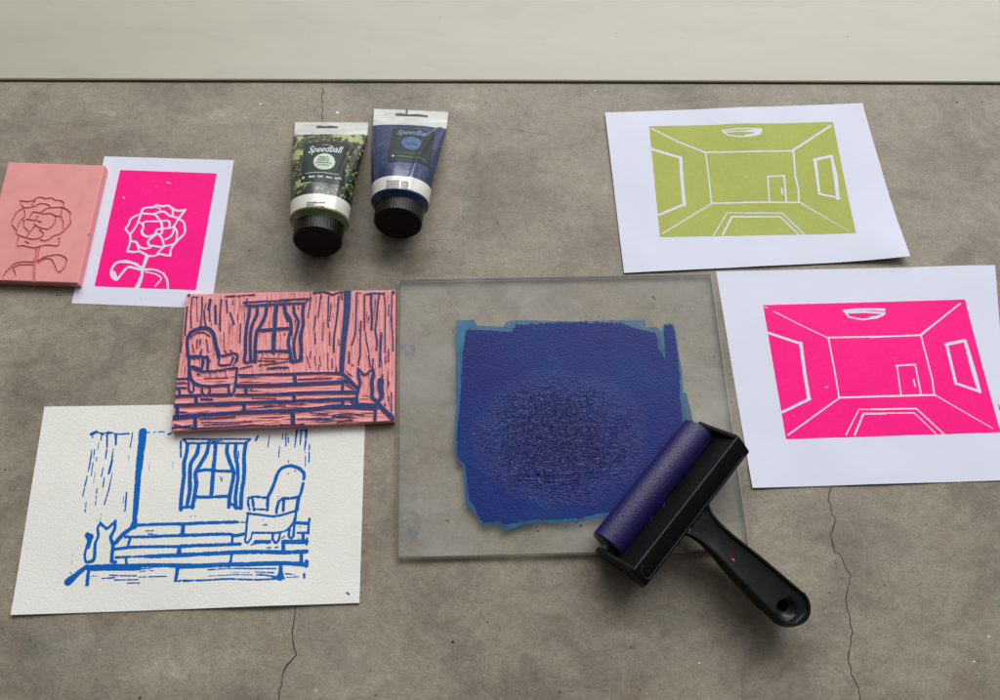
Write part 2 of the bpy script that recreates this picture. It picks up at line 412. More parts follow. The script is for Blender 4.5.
# specks and paint flecks on the concrete
def blob(V, Fc, c, r, z, h=.0003):
    n = 9; k = len(V); 
    for i in range(n):
        a = i * 2 * math.pi / n; rr = r * random.uniform(.6, 1.25); V.append((c[0] + rr * math.cos(a), c[1] + rr * .8 * math.sin(a), z))
    V.append((c[0], c[1], z + h)); Fc += [(k + i, k + (i + 1) % n, k + n) for i in range(n)]
def specks(name, lst, mat, parent, z=.0001):
    for x, y, r in lst:
        V, Fc = [], []; blob(V, Fc, unp((x, y), 0), r, z); mobj(name, V, Fc, mat, parent)
specks('dark_speck', [(453, 642, .0013), (258, 12, .0001), (957, 102, .0009), (404, 99, .0005), (640, 690, .0006), (560, 692, .0008), (488, 622, .0006), (30, 640, .0005), (982, 102, .0008), (17, 395, .0007), (5, 470, .0007), (140, 698, .0012), (620, 330, .0004)], M['crack'], ground)
specks('pale_speck', [(337, 113, .0016), (334, 117, .0009), (260, 104, .0012), (100, 650, .0008), (699, 663, .0008), (974, 662, .0009), (595, 91, .001), (989, 637, .0009), (560, 250, .0008)], M['band'], ground)
for k in range(46):
    x, y = random.uniform(0, 1000), random.uniform(90, 700); L = random.uniform(6, 40); a = random.gauss(.1, .7)
    ribbon('scratch', [(x, y), (x + L * .5 * math.cos(a), y + L * .5 * math.sin(a) + random.uniform(-1, 1)), (x + L * math.cos(a), y + L * math.sin(a))], random.uniform(.00015, .00028), .00005, ground, .0003)
ps = [(random.uniform(0, 1000), random.uniform(88, 700), abs(random.gauss(.0003, .00018)) + .0001) for _ in range(70)]
specks('dark_speck', ps[:45], M['crack'], ground); specks('pale_speck', ps[45:], M['band'], ground)
specks('blue_stain', [(57, 295, .0012), (60, 295, .0008)], M['steelblue'], ground)
# board along the far side, 4 mm thick with an eased edge, and the dark joint in front of it
e0, e1 = unp(np.array([(0, 79.0), (1000, 82.2)], float), .0022)
fb = Frame(e0, math.atan2(*(e1 - e0)[::-1]))
bev = [(0.0, .0), (0, .0010), (.0003, .0017), (.0012, .0022), (1.0, .0022)]
V = []; Fc = []
for i, x in enumerate((-1.0, 1.8)):
    for (y, z) in bev: V.append((*fb.world((x, y)), z))
nb_ = len(bev)
for k in range(nb_ - 1): Fc.append((k, k + nb_, k + nb_ + 1, k + 1))
board = mobj('painted_board', V, Fc, M['board']); tag(board, 'pale grey green painted board running along the far edge of the concrete', 'board')
V = [(*fb.world((x, y)), .00012) for x, y in ((-1, -.0009), (1.8, -.0009), (1.8, .0), (-1, .0))]
tag(mobj('joint_line', V, [(0, 1, 2, 3)], M['gap'], ground), 'dark joint between concrete and board')
# ------------------------------------------------------------------ papers
def make_paper(name, label, cat, quad, mat, thick, zfun, z0=0.0, nx=60, ny=44):
    fr = quad_frame(quad, thick)
    root = empty(name, label, cat, fr.o, fr.a)
    G = bilinear(fr.px(np.array(quad, float), thick), nx, ny)
    zz = z0 + zfun(G[..., 0], G[..., 1])
    slab(G, zz + thick, zz, 'sheet', mat, root)
    return root, fr
def corner_lift(fr, px, h, r, extra=0.0):
    c = fr.px(np.array(px, float), 0)
    return lambda x, y: h * np.clip(1 - np.hypot(x - c[0], y - c[1]) / r, 0, 1) ** 2
def add(*fs): return lambda x, y: sum(f(x, y) for f in fs)
flat = lambda x, y: 0 * x
wave = lambda a, k: (lambda x, y: a * (fbm(x * 16, y * 13, k, 2)) ** 2)
def print_mesh(name, root, fr, quad, pos, neg, mat, zf, thick, pitch=.00036, rough=.00009, nsc=900, corner=.0012, extra=None, fringe=.00008):
    """ink film: inside the print quad minus the cut lines"""
    q = np.array(quad, float); z = thick
    Q = fr.px(q, z); L = np.linalg.norm(Q[1] - Q[0]); Hh = np.linalg.norm(Q[0] - Q[3])
    c = Q.mean(0); Qb = c + (Q - c) * (1 + .004 / L * 2)
    G = bilinear(Qb, int(L / pitch), int(Hh / pitch))
    if pos is None:
        Fd = poly_field(G, Q + (c - Q) / np.linalg.norm(c - Q, axis=1)[:, None] * corner) + corner * .55
        Fd = Fd + (fbm(G[..., 0] * 350, G[..., 1] * 350, 11) - .5) * fringe * 4
    else: Fd = seg_field(G, pos)
    nz = (fbm(G[..., 0] * nsc, G[..., 1] * nsc, 2) - .5) * 2 * rough
    if neg is not None: Fd = np.minimum(Fd, -(seg_field(G, neg) + nz))
    else: Fd = Fd + nz
    if extra is not None: Fd = extra(G, Fd)
    Vv, Fx = clip_mesh(G, Fd, lambda x, y: zf(x, y) + thick + .00007)
    return mobj(name, Vv, Fx, mat, root, True)
# ---- lime room print
def speckle(amount, thr, seed=21, sc_=1500):
    def f(G, Fd):
        n = vnoise(G[..., 0] * sc_, G[..., 1] * sc_, seed); m_ = fbm(G[..., 0] * 60, G[..., 1] * 60, seed + 4)
        return np.where((n > thr) & (m_ > .52), -.0001, Fd)
    return f
lq = [(604.7, 113.6), (861.7, 104.3), (906.8, 259.8), (623.9, 273.6)]
fr0 = quad_frame(lq, .0001)
zf_l = add(corner_lift(fr0, (906.8, 259.8), .0042, .075), corner_lift(fr0, (861, 104), .0006, .05), corner_lift(fr0, (760, 270), .0006, .06), lambda x, y: .0006 + 0 * x, wave(.0022, 3))
root, fr = make_paper('room_print', 'white sheet printed in lime green with an empty room interior', 'print', lq, M['white'], .0001, zf_l)
S = Z(640, 115, 5.385); T = Z(745, 115, 5.385)
neg = S([(9, [(60, 75), (200, 145), (345, 200)]), (9, [(345, 202), (646, 200)]), (7, [(353, 205), (372, 350), (385, 475)]), (9, [(385, 475), (646, 470)]),
    (7, [(385, 478), (250, 560), (120, 640)]), (15, [(65, 187), (220, 233)]), (17, [(218, 230), (226, 360), (238, 485)]), (13, [(242, 480), (103, 537)]),
    (8, [(440, 88), (530, 78), (646, 82)]), (8, [(440, 88), (470, 110), (540, 122), (600, 118), (646, 105)]), (8, [(455, 96), (540, 92), (646, 97)]),
    (6, [(395, 650), (470, 525), (646, 528)]), (10, [(445, 645), (495, 548), (646, 548)]), (5, [(290, 418)])]) + \
    T([(9, [(0, 200), (255, 195)]), (11, [(255, 193), (460, 60)]), (9, [(258, 190), (270, 330), (287, 400), (290, 470)]), (9, [(0, 470), (295, 470)]),
    ([9, 6, 4], [(295, 470), (420, 545), (565, 630)]), (8, [(0, 78), (85, 80), (85, 95), (40, 108), (0, 115)]), (9, [(0, 92), (80, 88)]), (9, [(120, 333), (212, 328)]),
    (7, [(122, 333), (131, 465)]), (9, [(210, 330), (222, 465)]), (9, [(197, 395), (201, 425)]), (16, [(372, 242), (465, 222)]), ([17, 12], [(376, 242), (400, 425)]),
    (12, [(400, 425), (508, 447)]), ([14, 22, 18], [(465, 222), (487, 330), (500, 450)]), (7, [(0, 528), (200, 528), (315, 640)]), (8, [(0, 548), (190, 548), (285, 640)])])
limep = [(648.4, 127.3), (832.8, 123.0), (855.5, 234.1), (659.4, 237.8)]
print_mesh('ink_print', root, fr, limep, None, to_local(fr, neg, .0007, 1.05, 0), M['lime_ink'], zf_l, .0001, extra=speckle(1, .955))
# ---- pink room print
pq = [(716.0, 271.5), (994.4, 265.6), (1013.5, 480.2), (751.9, 488.4)]
fr0 = quad_frame(pq, .0001); zf_p = add(corner_lift(fr0, (752, 488), .0012, .05), corner_lift(fr0, (870, 484), .0005, .05), wave(.0022, 5))
root, fr = make_paper('room_print', 'white sheet printed in hot pink with an empty room interior', 'print', pq, M['white'], .0001, zf_p)
S = Z(755, 292, 4.577); T = Z(870, 292, 4.577)
neg = S([(5, [(85, 88), (200, 148), (330, 210)]), (8, [(330, 210), (595, 205)]), (7, [(335, 215), (360, 350), (383, 485)]), (9, [(383, 485), (595, 478)]),
    (7, [(383, 487), (150, 655)]), (12, [(62, 188), (210, 238)]), (15, [(208, 235), (225, 370), (245, 490)]), (12, [(250, 490), (125, 550)]),
    (10, [(405, 86), (480, 79), (590, 80)]), (8, [(410, 90), (430, 115), (490, 127), (560, 118), (592, 100)]), (11, [(425, 94), (500, 91), (585, 97)]),
    (5, [(415, 655), (475, 538), (595, 540)]), (8, [(455, 655), (495, 558), (595, 558)]), (4, [(320, 440), (330, 435)]), (5, [(42, 68), (55, 72)])]) + \
    T([(8, [(0, 208), (230, 198)]), ([9, 6], [(230, 198), (412, 53)]), (7, [(232, 200), (265, 330), (283, 400), (292, 470)]), (9, [(0, 480), (295, 472)]),
    ([6, 4], [(295, 472), (560, 625)]), (9, [(0, 80), (65, 84)]), (9, [(0, 118), (55, 108), (65, 96)]), (8, [(118, 338), (205, 333)]), (6, [(122, 338), (140, 470)]),
    (7, [(205, 333), (232, 470)]), (7, [(198, 402), (205, 432)]), (14, [(347, 240), (435, 222)]), (13, [(350, 240), (392, 420)]), (12, [(390, 418), (500, 455)]),
    ([14, 22, 16], [(435, 222), (470, 350), (500, 455)]), (7, [(0, 538), (210, 535), (335, 650)]), (5, [(0, 556), (200, 555), (300, 650)])])
print_mesh('ink_print', root, fr, [(762.5, 305.2), (965.0, 299.8), (1000.5, 432.6), (785.4, 439.6)], None, to_local(fr, neg, .0001, 1.05, 0), M['pink_ink'], zf_p, .0001, rough=.00014)
sm = Z(720, 260, 3.043)([(4, [(846, 440), (852, 455)]), (6, [(850, 455), (862, 458)]), (4, [(858, 430), (866, 470)])])
print_mesh('ink_smear', root, fr, [(994, 400), (1008, 400), (1010, 414), (996, 414)], to_local(fr, sm, 0), None, M['pink_ink'], zf_p, .0001)
# ---- rose print
rq = [(104.5, 156.3), (233.9, 160.2), (211, 308.5), (71.6, 303.2)]
fr0 = quad_frame(rq, .0001); zf_r = flat
root, fr = make_paper('flower_print', 'small white sheet printed in hot pink with a long stemmed rose', 'print', rq, M['white'], .00012, zf_r)
R = Z(120, 190, 6.667); R2 = Z(0, 140, 4.117)
RP = Z(122, 200, 11.29)
neg = RP([(26, [(215, 155), (240, 95), (300, 82), (350, 80), (395, 58), (455, 72), (520, 60), (560, 88), (620, 118), (680, 118), (715, 110)]), ([22, 30], [(715, 112), (640, 208)]), (14, [(355, 78), (415, 90), (432, 118), (425, 132)]),
    (24, [(365, 155), (420, 135), (480, 132), (535, 175), (590, 190), (640, 208)]), (20, [(565, 90), (575, 130), (572, 178)]), (22, [(215, 158), (150, 180), (95, 220), (75, 275), (42, 325), (75, 370), (95, 400), (95, 460), (80, 520), (62, 572)]),
    (25, [(62, 578), (130, 586), (200, 580), (250, 605), (300, 630)]), (22, [(300, 632), (370, 628), (430, 608), (490, 622), (545, 628)]), (22, [(545, 628), (550, 560), (585, 505), (620, 470)]),
    (22, [(215, 158), (185, 240), (150, 310), (95, 385)]), (22, [(225, 152), (300, 155), (375, 165), (410, 205), (445, 245)]), (14, [(185, 250), (225, 265)]), (20, [(225, 262), (270, 242), (350, 240), (420, 240)]), (26, [(235, 262), (240, 310), (225, 350), (235, 385), (280, 412), (330, 405), (380, 385)]),
    (26, [(440, 240), (452, 290), (450, 330)]), (22, [(450, 235), (510, 232), (538, 250), (535, 300), (515, 318)]), (22, [(450, 325), (515, 318), (560, 310), (590, 295)]), ([20, 24, 24, 20, 20], [(445, 325), (395, 335), (378, 360), (405, 385), (450, 375), (455, 335)]),
    (24, [(385, 390), (330, 430), (292, 470), (310, 510), (370, 520), (440, 530), (475, 528)]), (22, [(425, 395), (455, 440), (475, 520)]), (22, [(590, 298), (580, 360), (550, 410), (490, 445)]), (20, [(640, 210), (590, 295), (620, 350), (620, 420), (605, 475)]),
    (22, [(645, 212), (700, 255), (712, 350), (690, 395), (630, 455), (600, 485), (540, 508), (475, 522)]), (20, [(475, 530), (440, 560), (400, 600)]), (24, [(100, 460), (160, 475), (190, 520), (250, 548), (320, 535)]), (16, [(175, 510), (195, 575)])]) + R([
    ([26, 20, 16, 22, 30], [(182, 440), (160, 500), (150, 540), (140, 590), (112, 655)]), ([16, 13, 10], [(160, 530), (230, 530), (290, 555)]), (13, [(290, 555), (315, 600), (320, 652)]),
    (9, [(170, 545), (240, 560), (277, 590), (235, 640)]), (15, [(150, 520), (80, 485), (0, 478)])]) + \
    R2([(10, [(565, 512), (520, 498), (480, 505), (460, 530), (460, 560), (480, 575), (505, 545), (530, 522), (585, 535)]), (14, [(468, 545), (478, 570)]),
    (2, [(630, 165), (638, 170)]), (3.5, [(687, 173), (703, 179)]), (2, [(642, 193), (652, 195)]), (2, [(672, 201), (686, 206)]), (2, [(694, 207)]), (4, [(508, 236), (512, 240)]), (3, [(615, 208)]), (3, [(795, 262)]), (3, [(680, 235)])])
print_mesh('ink_print', root, fr, [(120.2, 169.6), (216.9, 173), (195.8, 290.5), (94.3, 286.6)], None, to_local(fr, neg, .0001, 1.08, .7), M['pink_ink'], zf_r, .00012, pitch=.00032)
# ---- blue room-with-cat print
bq = [(44.4, 406.7), (365.5, 402), (359.6, 603.1), (11.8, 615.3)]
fr0 = quad_frame(bq, .0005); zf_b = add(corner_lift(fr0, (275, 607), .0018, .06), corner_lift(fr0, (12, 615), .0012, .05), corner_lift(fr0, (360, 603), .0008, .05), lambda x, y: wave(.0018, 8)(x, y) * np.clip((.045 - y) / .03, 0, 1))
root, fr = make_paper('living_room_print', 'cream rough paper printed in bright blue with cat, curtained window and armchair', 'print', bq, M['cream'], .00045, zf_b)
E_ = Z(60, 420, 7.692); F2 = Z(180, 420, 7.143); G_ = Z(60, 505, 7.692); H_ = Z(180, 500, 7.143)
pos = E_([(22, [(240, 108), (280, 92)]), (13, [(280, 92), (330, 105), (345, 100)]), (20, [(320, 100), (330, 110)]), (22, [(368, 98), (395, 99)]), (10, [(395, 99), (430, 107), (480, 110)]), (13, [(480, 108), (530, 105)]),
    (9, [(557, 100), (550, 160), (540, 210)]), ([16, 14, 9], [(362, 110), (362, 200), (352, 300)]), ([20, 13], [(430, 112), (430, 190)]), ([10, 16, 18], [(410, 220), (400, 320), (380, 412)]),
    ([7, 11, 9], [(405, 410), (380, 540), (345, 655)]), (10, [(320, 110), (315, 155)]), (6, [(300, 170), (290, 230)]), (7, [(285, 280), (280, 320)]), (9, [(250, 120), (252, 148)]),
    ([7, 12, 10], [(245, 230), (238, 300), (222, 395)]), ([9, 8], [(267, 230), (245, 430)]), ([8, 12, 8], [(215, 430), (200, 500), (180, 590)]), (9, [(335, 370), (322, 438)]), (9, [(345, 450), (335, 520)]),
    (9, [(290, 530), (278, 655)]), (4, [(275, 400), (262, 490)]), (9, [(207, 630), (198, 700)]), (12, [(517, 560), (505, 700)]), (6, [(495, 590), (490, 640)]), (4, [(532, 240), (530, 310)]),
    (3, [(690, 330), (688, 390)]), (4, [(870, 320), (868, 385)]), ([58, 54, 48, 42, 38], [(636, 92), (628, 200), (612, 350), (600, 500), (586, 700)]), (8, [(672, 95), (690, 95)]),
    (8, [(720, 95), (740, 93)]), (9, [(755, 92), (800, 90)]), (15, [(835, 112), (858, 100)]), (8, [(875, 98), (885, 100)]), (16, [(929, 165), (930, 285)])]) + \
    F2([(12, [(20, 135), (150, 136), (350, 136), (505, 136)]), (15, [(45, 166), (200, 166), (350, 166), (470, 167)]), (16, [(22, 138), (60, 172)]), (14, [(500, 138), (466, 172)]), (8, [(200, 150), (300, 150)]),
    (26, [(55, 170), (50, 230), (30, 310), (30, 400), (20, 480), (10, 560), (8, 640)]), ([24, 30, 26, 28, 28, 24], [(135, 175), (122, 240), (78, 310), (72, 400), (72, 500), (50, 620)]),
    (28, [(207, 175), (190, 240), (150, 310), (112, 380), (118, 450), (110, 520), (90, 625)]), (27, [(255, 170), (248, 260), (240, 350), (232, 450), (225, 545)]), (21, [(130, 366), (190, 356), (300, 366), (372, 366)]),
    (21, [(105, 550), (200, 552), (340, 545)]), (26, [(340, 170), (335, 230), (360, 310), (385, 380), (375, 450), (355, 540), (350, 620)]), (24, [(400, 170), (395, 240), (410, 320), (415, 400), (405, 480), (395, 560), (402, 630)]),
    (26, [(470, 165), (458, 260), (460, 350), (455, 430), (440, 520), (435, 630)]), (10, [(418, 225), (418, 270)]), (18, [(0, 628), (40, 625), (90, 620)]), (18, [(345, 622), (372, 602), (400, 628), (438, 628)]),
    (15, [(557, 115), (542, 145)]), (7, [(640, 110), (628, 190)]), (7, [(712, 190), (705, 265)]), (7, [(735, 100), (733, 140)]), (9, [(757, 95), (757, 185)]), (9, [(772, 95), (775, 165)]), ([16, 7], [(835, 75), (820, 195)]),
    ([12, 8], [(867, 75), (858, 175)]), ([20, 14, 8], [(903, 72), (900, 130), (890, 215)]), (9, [(925, 175), (922, 300)]), (6, [(897, 230), (895, 330)]), (6, [(782, 260), (775, 305)]), (5, [(290, 405), (293, 430)]), (5, [(302, 408), (300, 445)]),
    (9, [(855, 75), (905, 70)]), ([20, 22, 24, 24, 22, 22, 24, 24, 22, 20], [(885, 422), (885, 380), (850, 345), (790, 327), (735, 340), (700, 375), (680, 430), (655, 500), (630, 550), (624, 643)]), (5, [(815, 360), (850, 378)]), (6, [(770, 383), (780, 383)]),
    (20, [(880, 452), (870, 500), (850, 560), (838, 643)]), (18, [(490, 557), (540, 548), (600, 555), (630, 557)]), (14, [(490, 560), (485, 600), (500, 643)]), (20, [(517, 565), (530, 643)]),
    (20, [(850, 550), (790, 560), (730, 562), (705, 590), (690, 643)]), (20, [(742, 570), (738, 643)]), (8, [(700, 560)]), (7, [(705, 545)]), (6, [(115, 580)]), (8, [(82, 200)]), (7, [(155, 195)]), (9, [(290, 333)]), (5, [(150, 528)]), (4, [(130, 525)])]) + \
    H_([(10, [(488, 0), (498, 60)]), (14, [(520, 0), (532, 60), (620, 70)]), (12, [(625, 0), (624, 70)]), (16, [(705, 10), (690, 60), (690, 95)]), (16, [(745, 0), (738, 80)]), (16, [(480, 95), (560, 105), (670, 118), (740, 105), (820, 80)]),
    (16, [(487, 95), (478, 160), (472, 240), (467, 290), (482, 308), (505, 280), (520, 232)]), (15, [(520, 235), (600, 235), (700, 235), (760, 218), (800, 180), (825, 120)]), (18, [(840, 0), (832, 60), (825, 130), (815, 200), (810, 260), (790, 275), (777, 250), (785, 210)]),
    (18, [(667, 240), (662, 280), (685, 308), (705, 290), (715, 245)]), (10, [(590, 180), (620, 178)]), (3, [(590, 138), (600, 143)]), (22, [(0, 175), (150, 165), (400, 158)]), ([16, 7], [(400, 158), (465, 160)]), (22, [(0, 252), (100, 252), (250, 245), (350, 245), (400, 255), (470, 240)]),
    (26, [(26, 180), (16, 245)]), (17, [(376, 250), (372, 310)]), (23, [(0, 330), (150, 325), (300, 320), (430, 315)]), (26, [(540, 300), (640, 300)]), (12, [(510, 320), (560, 305)]), (30, [(740, 300), (905, 300)]), (20, [(0, 340), (0, 385)]), (26, [(738, 300), (740, 370)]),
    (28, [(0, 395), (200, 385), (400, 375), (600, 372), (760, 376), (905, 368)]), ([24, 16, 24], [(372, 380), (368, 410), (360, 450)]), (24, [(868, 380), (868, 440)]), (30, [(0, 476), (150, 471), (300, 465), (500, 460), (650, 455), (780, 455), (905, 462)]), (26, [(905, 440), (905, 470)]),
    (22, [(840, 165), (915, 168)]), (16, [(925, 135), (915, 240)]), (15, [(840, 235), (920, 235)]), (22, [(880, 240), (880, 290)]), (14, [(908, 275), (905, 320)]), (9, [(850, 193), (862, 195)]), (9, [(850, 275)]), (7, [(355, 272)]), (12, [(0, 575), (150, 575), (350, 565), (550, 572), (750, 562)]),
    ([26, 28, 50], [(722, 480), (722, 520), (720, 552)]), (9, [(200, 500), (350, 490), (550, 492), (690, 492)]), (4, [(360, 520), (500, 520)]), ([4, 12], [(520, 515), (670, 522)]), (6, [(200, 545), (400, 535), (650, 542)]), ([4, 15], [(550, 528), (690, 552)]),
    (8, [(750, 528), (830, 535)]), (7, [(760, 555), (850, 550)]), (16, [(888, 530), (890, 556)]), (10, [(618, 342), (650, 342)]), (10, [(680, 342), (702, 336)]), (9, [(730, 275), (750, 258)]), (9, [(78, 117)]), (5, [(105, 117), (125, 115)])]) + \
    G_([([38, 36, 50], [(590, 0), (580, 110), (572, 165)]), (32, [(572, 170), (500, 220), (425, 300)]), (22, [(600, 158), (750, 150), (1000, 145)]), (22, [(510, 248), (700, 246), (850, 238), (1000, 235)]), (26, [(950, 155), (945, 235)]), (20, [(545, 258), (525, 320)]), (22, [(420, 342), (550, 327), (700, 322), (1000, 320)]),
    (27, [(920, 330), (908, 380)]), ([20, 16, 30, 30, 28], [(430, 405), (600, 398), (720, 396), (850, 390), (1000, 385)]), (18, [(510, 408), (515, 455)]), ([30, 34, 32, 30, 32], [(200, 480), (350, 475), (500, 472), (700, 465), (1000, 468)]), ([20, 26, 20, 6], [(230, 498), (400, 492), (580, 495), (715, 487)]),
    (27, [(907, 490), (890, 580)]), (9, [(890, 588), (1000, 588)]), ([36, 36, 56], [(210, 478), (150, 520), (68, 592)]), ([22, 30], [(225, 490), (210, 612)]), ([20, 20, 18, 16, 30, 26, 22, 20, 18, 20], [(225, 235), (218, 300), (195, 380), (203, 440), (250, 432), (270, 400), (275, 300), (300, 240), (295, 180), (318, 140)]),
    ([56, 40], [(232, 250), (215, 235)]), ([44, 18], [(232, 260), (225, 330)]), (9, [(324, 72), (312, 140)]), (20, [(320, 145), (365, 185), (430, 130)]), ([16, 24, 24, 26, 26, 28], [(433, 122), (425, 190), (395, 250), (412, 310), (405, 380), (402, 435)]), (22, [(402, 438), (432, 440)]),
    (9, [(385, 540), (480, 545), (590, 545)]), (10, [(325, 566), (420, 560)]), (9, [(420, 578), (600, 575)]), (9, [(515, 602), (612, 600)]), (8, [(610, 555), (820, 550)]), (5, [(245, 547), (290, 547)]), (7, [(620, 512), (720, 505)]), (3, [(100, 380), (92, 460)]), (9, [(80, 512), (86, 528)]),
    (9, [(202, 0), (198, 60)]), (9, [(512, 0), (500, 50)]), (7, [(285, 125)]), (8, [(660, 202), (720, 200)]), (9, [(680, 225), (760, 225)]), (5, [(782, 112)]), (5, [(816, 110)]), (6, [(318, 212)])])
print_mesh('ink_print', root, fr, [(60, 425), (325, 420), (322, 596), (50, 598)], to_local(fr, pos, .0005, 1.12, .6), None, M['blue_ink'], zf_b, .00045, pitch=.00032, rough=.00019, extra=lambda G, Fd: np.where((Fd < .00035) & (fbm(G[..., 0] * 500, G[..., 1] * 260, 17) > .66), -.0001, Fd))
mk = Z(0, 400, 2.703)([(5, [(938, 521), (944, 526)])])
print_mesh('ink_mark', root, fr, [(344, 589), (352, 589), (352, 597), (344, 597)], to_local(fr, mk, .0005), None, M['blue_ink'], zf_b, .00045, pitch=.0003)
# ------------------------------------------------------------------ lino blocks
def groove(x, n=2.0): return np.clip(x, 0, 1)
# rose block, uninked, lines cut into it
Tk = .0072
kq = [(8, 161.9), (104.6, 165.2), (77.8, 283.2), (-21.5, 279.5)]
fr = quad_frame(kq, Tk); root = empty('carved_lino_block', 'plain pink lino block carved with a rose, no ink on it', 'lino block', fr.o, fr.a)
G = bilinear(fr.px(np.array(kq, float), Tk), 300, 370)
K = Z(0, 185, 6.667)
KB = Z(6, 192, 11.67)
cut = KB([(15, p) for p in [
    [(165, 100), (200, 108), (260, 112), (320, 98), (360, 70), (400, 60), (460, 78), (530, 70), (570, 95), (640, 102), (672, 125)], [(170, 105), (175, 145), (205, 185)], [(300, 160), (315, 130), (340, 105)], [(672, 125), (670, 165)],
    [(205, 190), (270, 182), (340, 165), (400, 135), (460, 140), (515, 165)], [(205, 192), (130, 235), (100, 290), (65, 345), (70, 385), (110, 440), (115, 480)], [(120, 490), (200, 525), (300, 552), (370, 545), (435, 510)],
    [(400, 245), (440, 215), (490, 190), (570, 180), (650, 180), (700, 200), (750, 245)], [(750, 245), (745, 310), (755, 365), (710, 420), (670, 465), (620, 495), (560, 512), (500, 555), (450, 570), (400, 560)],
    [(280, 300), (300, 250), (325, 232), (390, 245), (450, 258), (520, 250), (580, 280), (640, 288)], [(575, 290), (575, 350), (545, 395), (500, 432), (440, 430), (370, 408), (330, 375)], [(370, 285), (345, 330)], [(235, 320), (320, 330), (370, 340), (410, 350)],
    [(205, 335), (205, 400), (260, 460)], [(330, 405), (270, 480), (240, 525)], [(390, 440), (430, 480), (435, 505)], [(130, 440), (150, 370), (195, 310), (210, 300)], [(215, 220), (220, 290)], [(648, 190), (645, 290), (665, 350), (668, 440)],
    [(145, 530), (130, 600), (125, 635), (190, 625), (250, 640), (330, 652), (380, 640), (460, 620), (510, 620), (600, 630), (625, 580)], [(605, 560), (625, 540)], [(225, 580), (265, 600)]]]) + K([(9, p) for p in [
    [(240, 425), (238, 480), (222, 520), (218, 645)], [(260, 420), (250, 490), (232, 530), (232, 645)],
    [(235, 515), (300, 480), (380, 465), (420, 475), (445, 500), (430, 550), (400, 580), (380, 575), (360, 530), (340, 495), (300, 492), (250, 520)],
    [(215, 515), (150, 512), (100, 525), (50, 570), (18, 612)], [(215, 532), (130, 532), (85, 555)], [(80, 560), (95, 575), (102, 605)]]])
Fd = seg_field(G, to_local(fr, cut, Tk, 1.25, .6)) + (fbm(G[..., 0] * 600, G[..., 1] * 600, 4) - .5) * .0002
dep = np.clip(Fd / .00035, 0, 1) * .0017 + np.clip(1 + Fd / .0009, 0, 1) * -.00012
ed = poly_field(G, fr.px(np.array(kq, float), Tk)); ed = np.clip(1 - ed / .0007, 0, 1) ** 2 * .0006
zt = Tk - dep - ed + (fbm(G[..., 0] * 45, G[..., 1] * 45, 9) - .5) * .0003
slab(G, zt, zt * 0 + .0002, 'block', M['lino'], root, False)
bpy.context.view_layer.update()
# blue scrap of ink on its right side
def side_speck(name, root, fr, px, z, r, mat, n=(1, 0)):
    c = fr.px(np.array(px, float), z); V = []; Fc = []
    k = 10
    for i in range(k):
        a = i * 2 * math.pi / k; V.append((c[0] + r * .5 * math.cos(a), c[1] + r * 1.6 * math.sin(a) * random.uniform(.7, 1.1), z + .00002))
    V.append((c[0], c[1], z + .0003)); Fc = [(i, (i + 1) % k, k) for i in range(k)]
    return mobj(name, V, Fc, mat, root)
side_speck('ink_fleck', root, fr, (88.3, 234.5), Tk - .0003, .0016, M['dark_ink'])
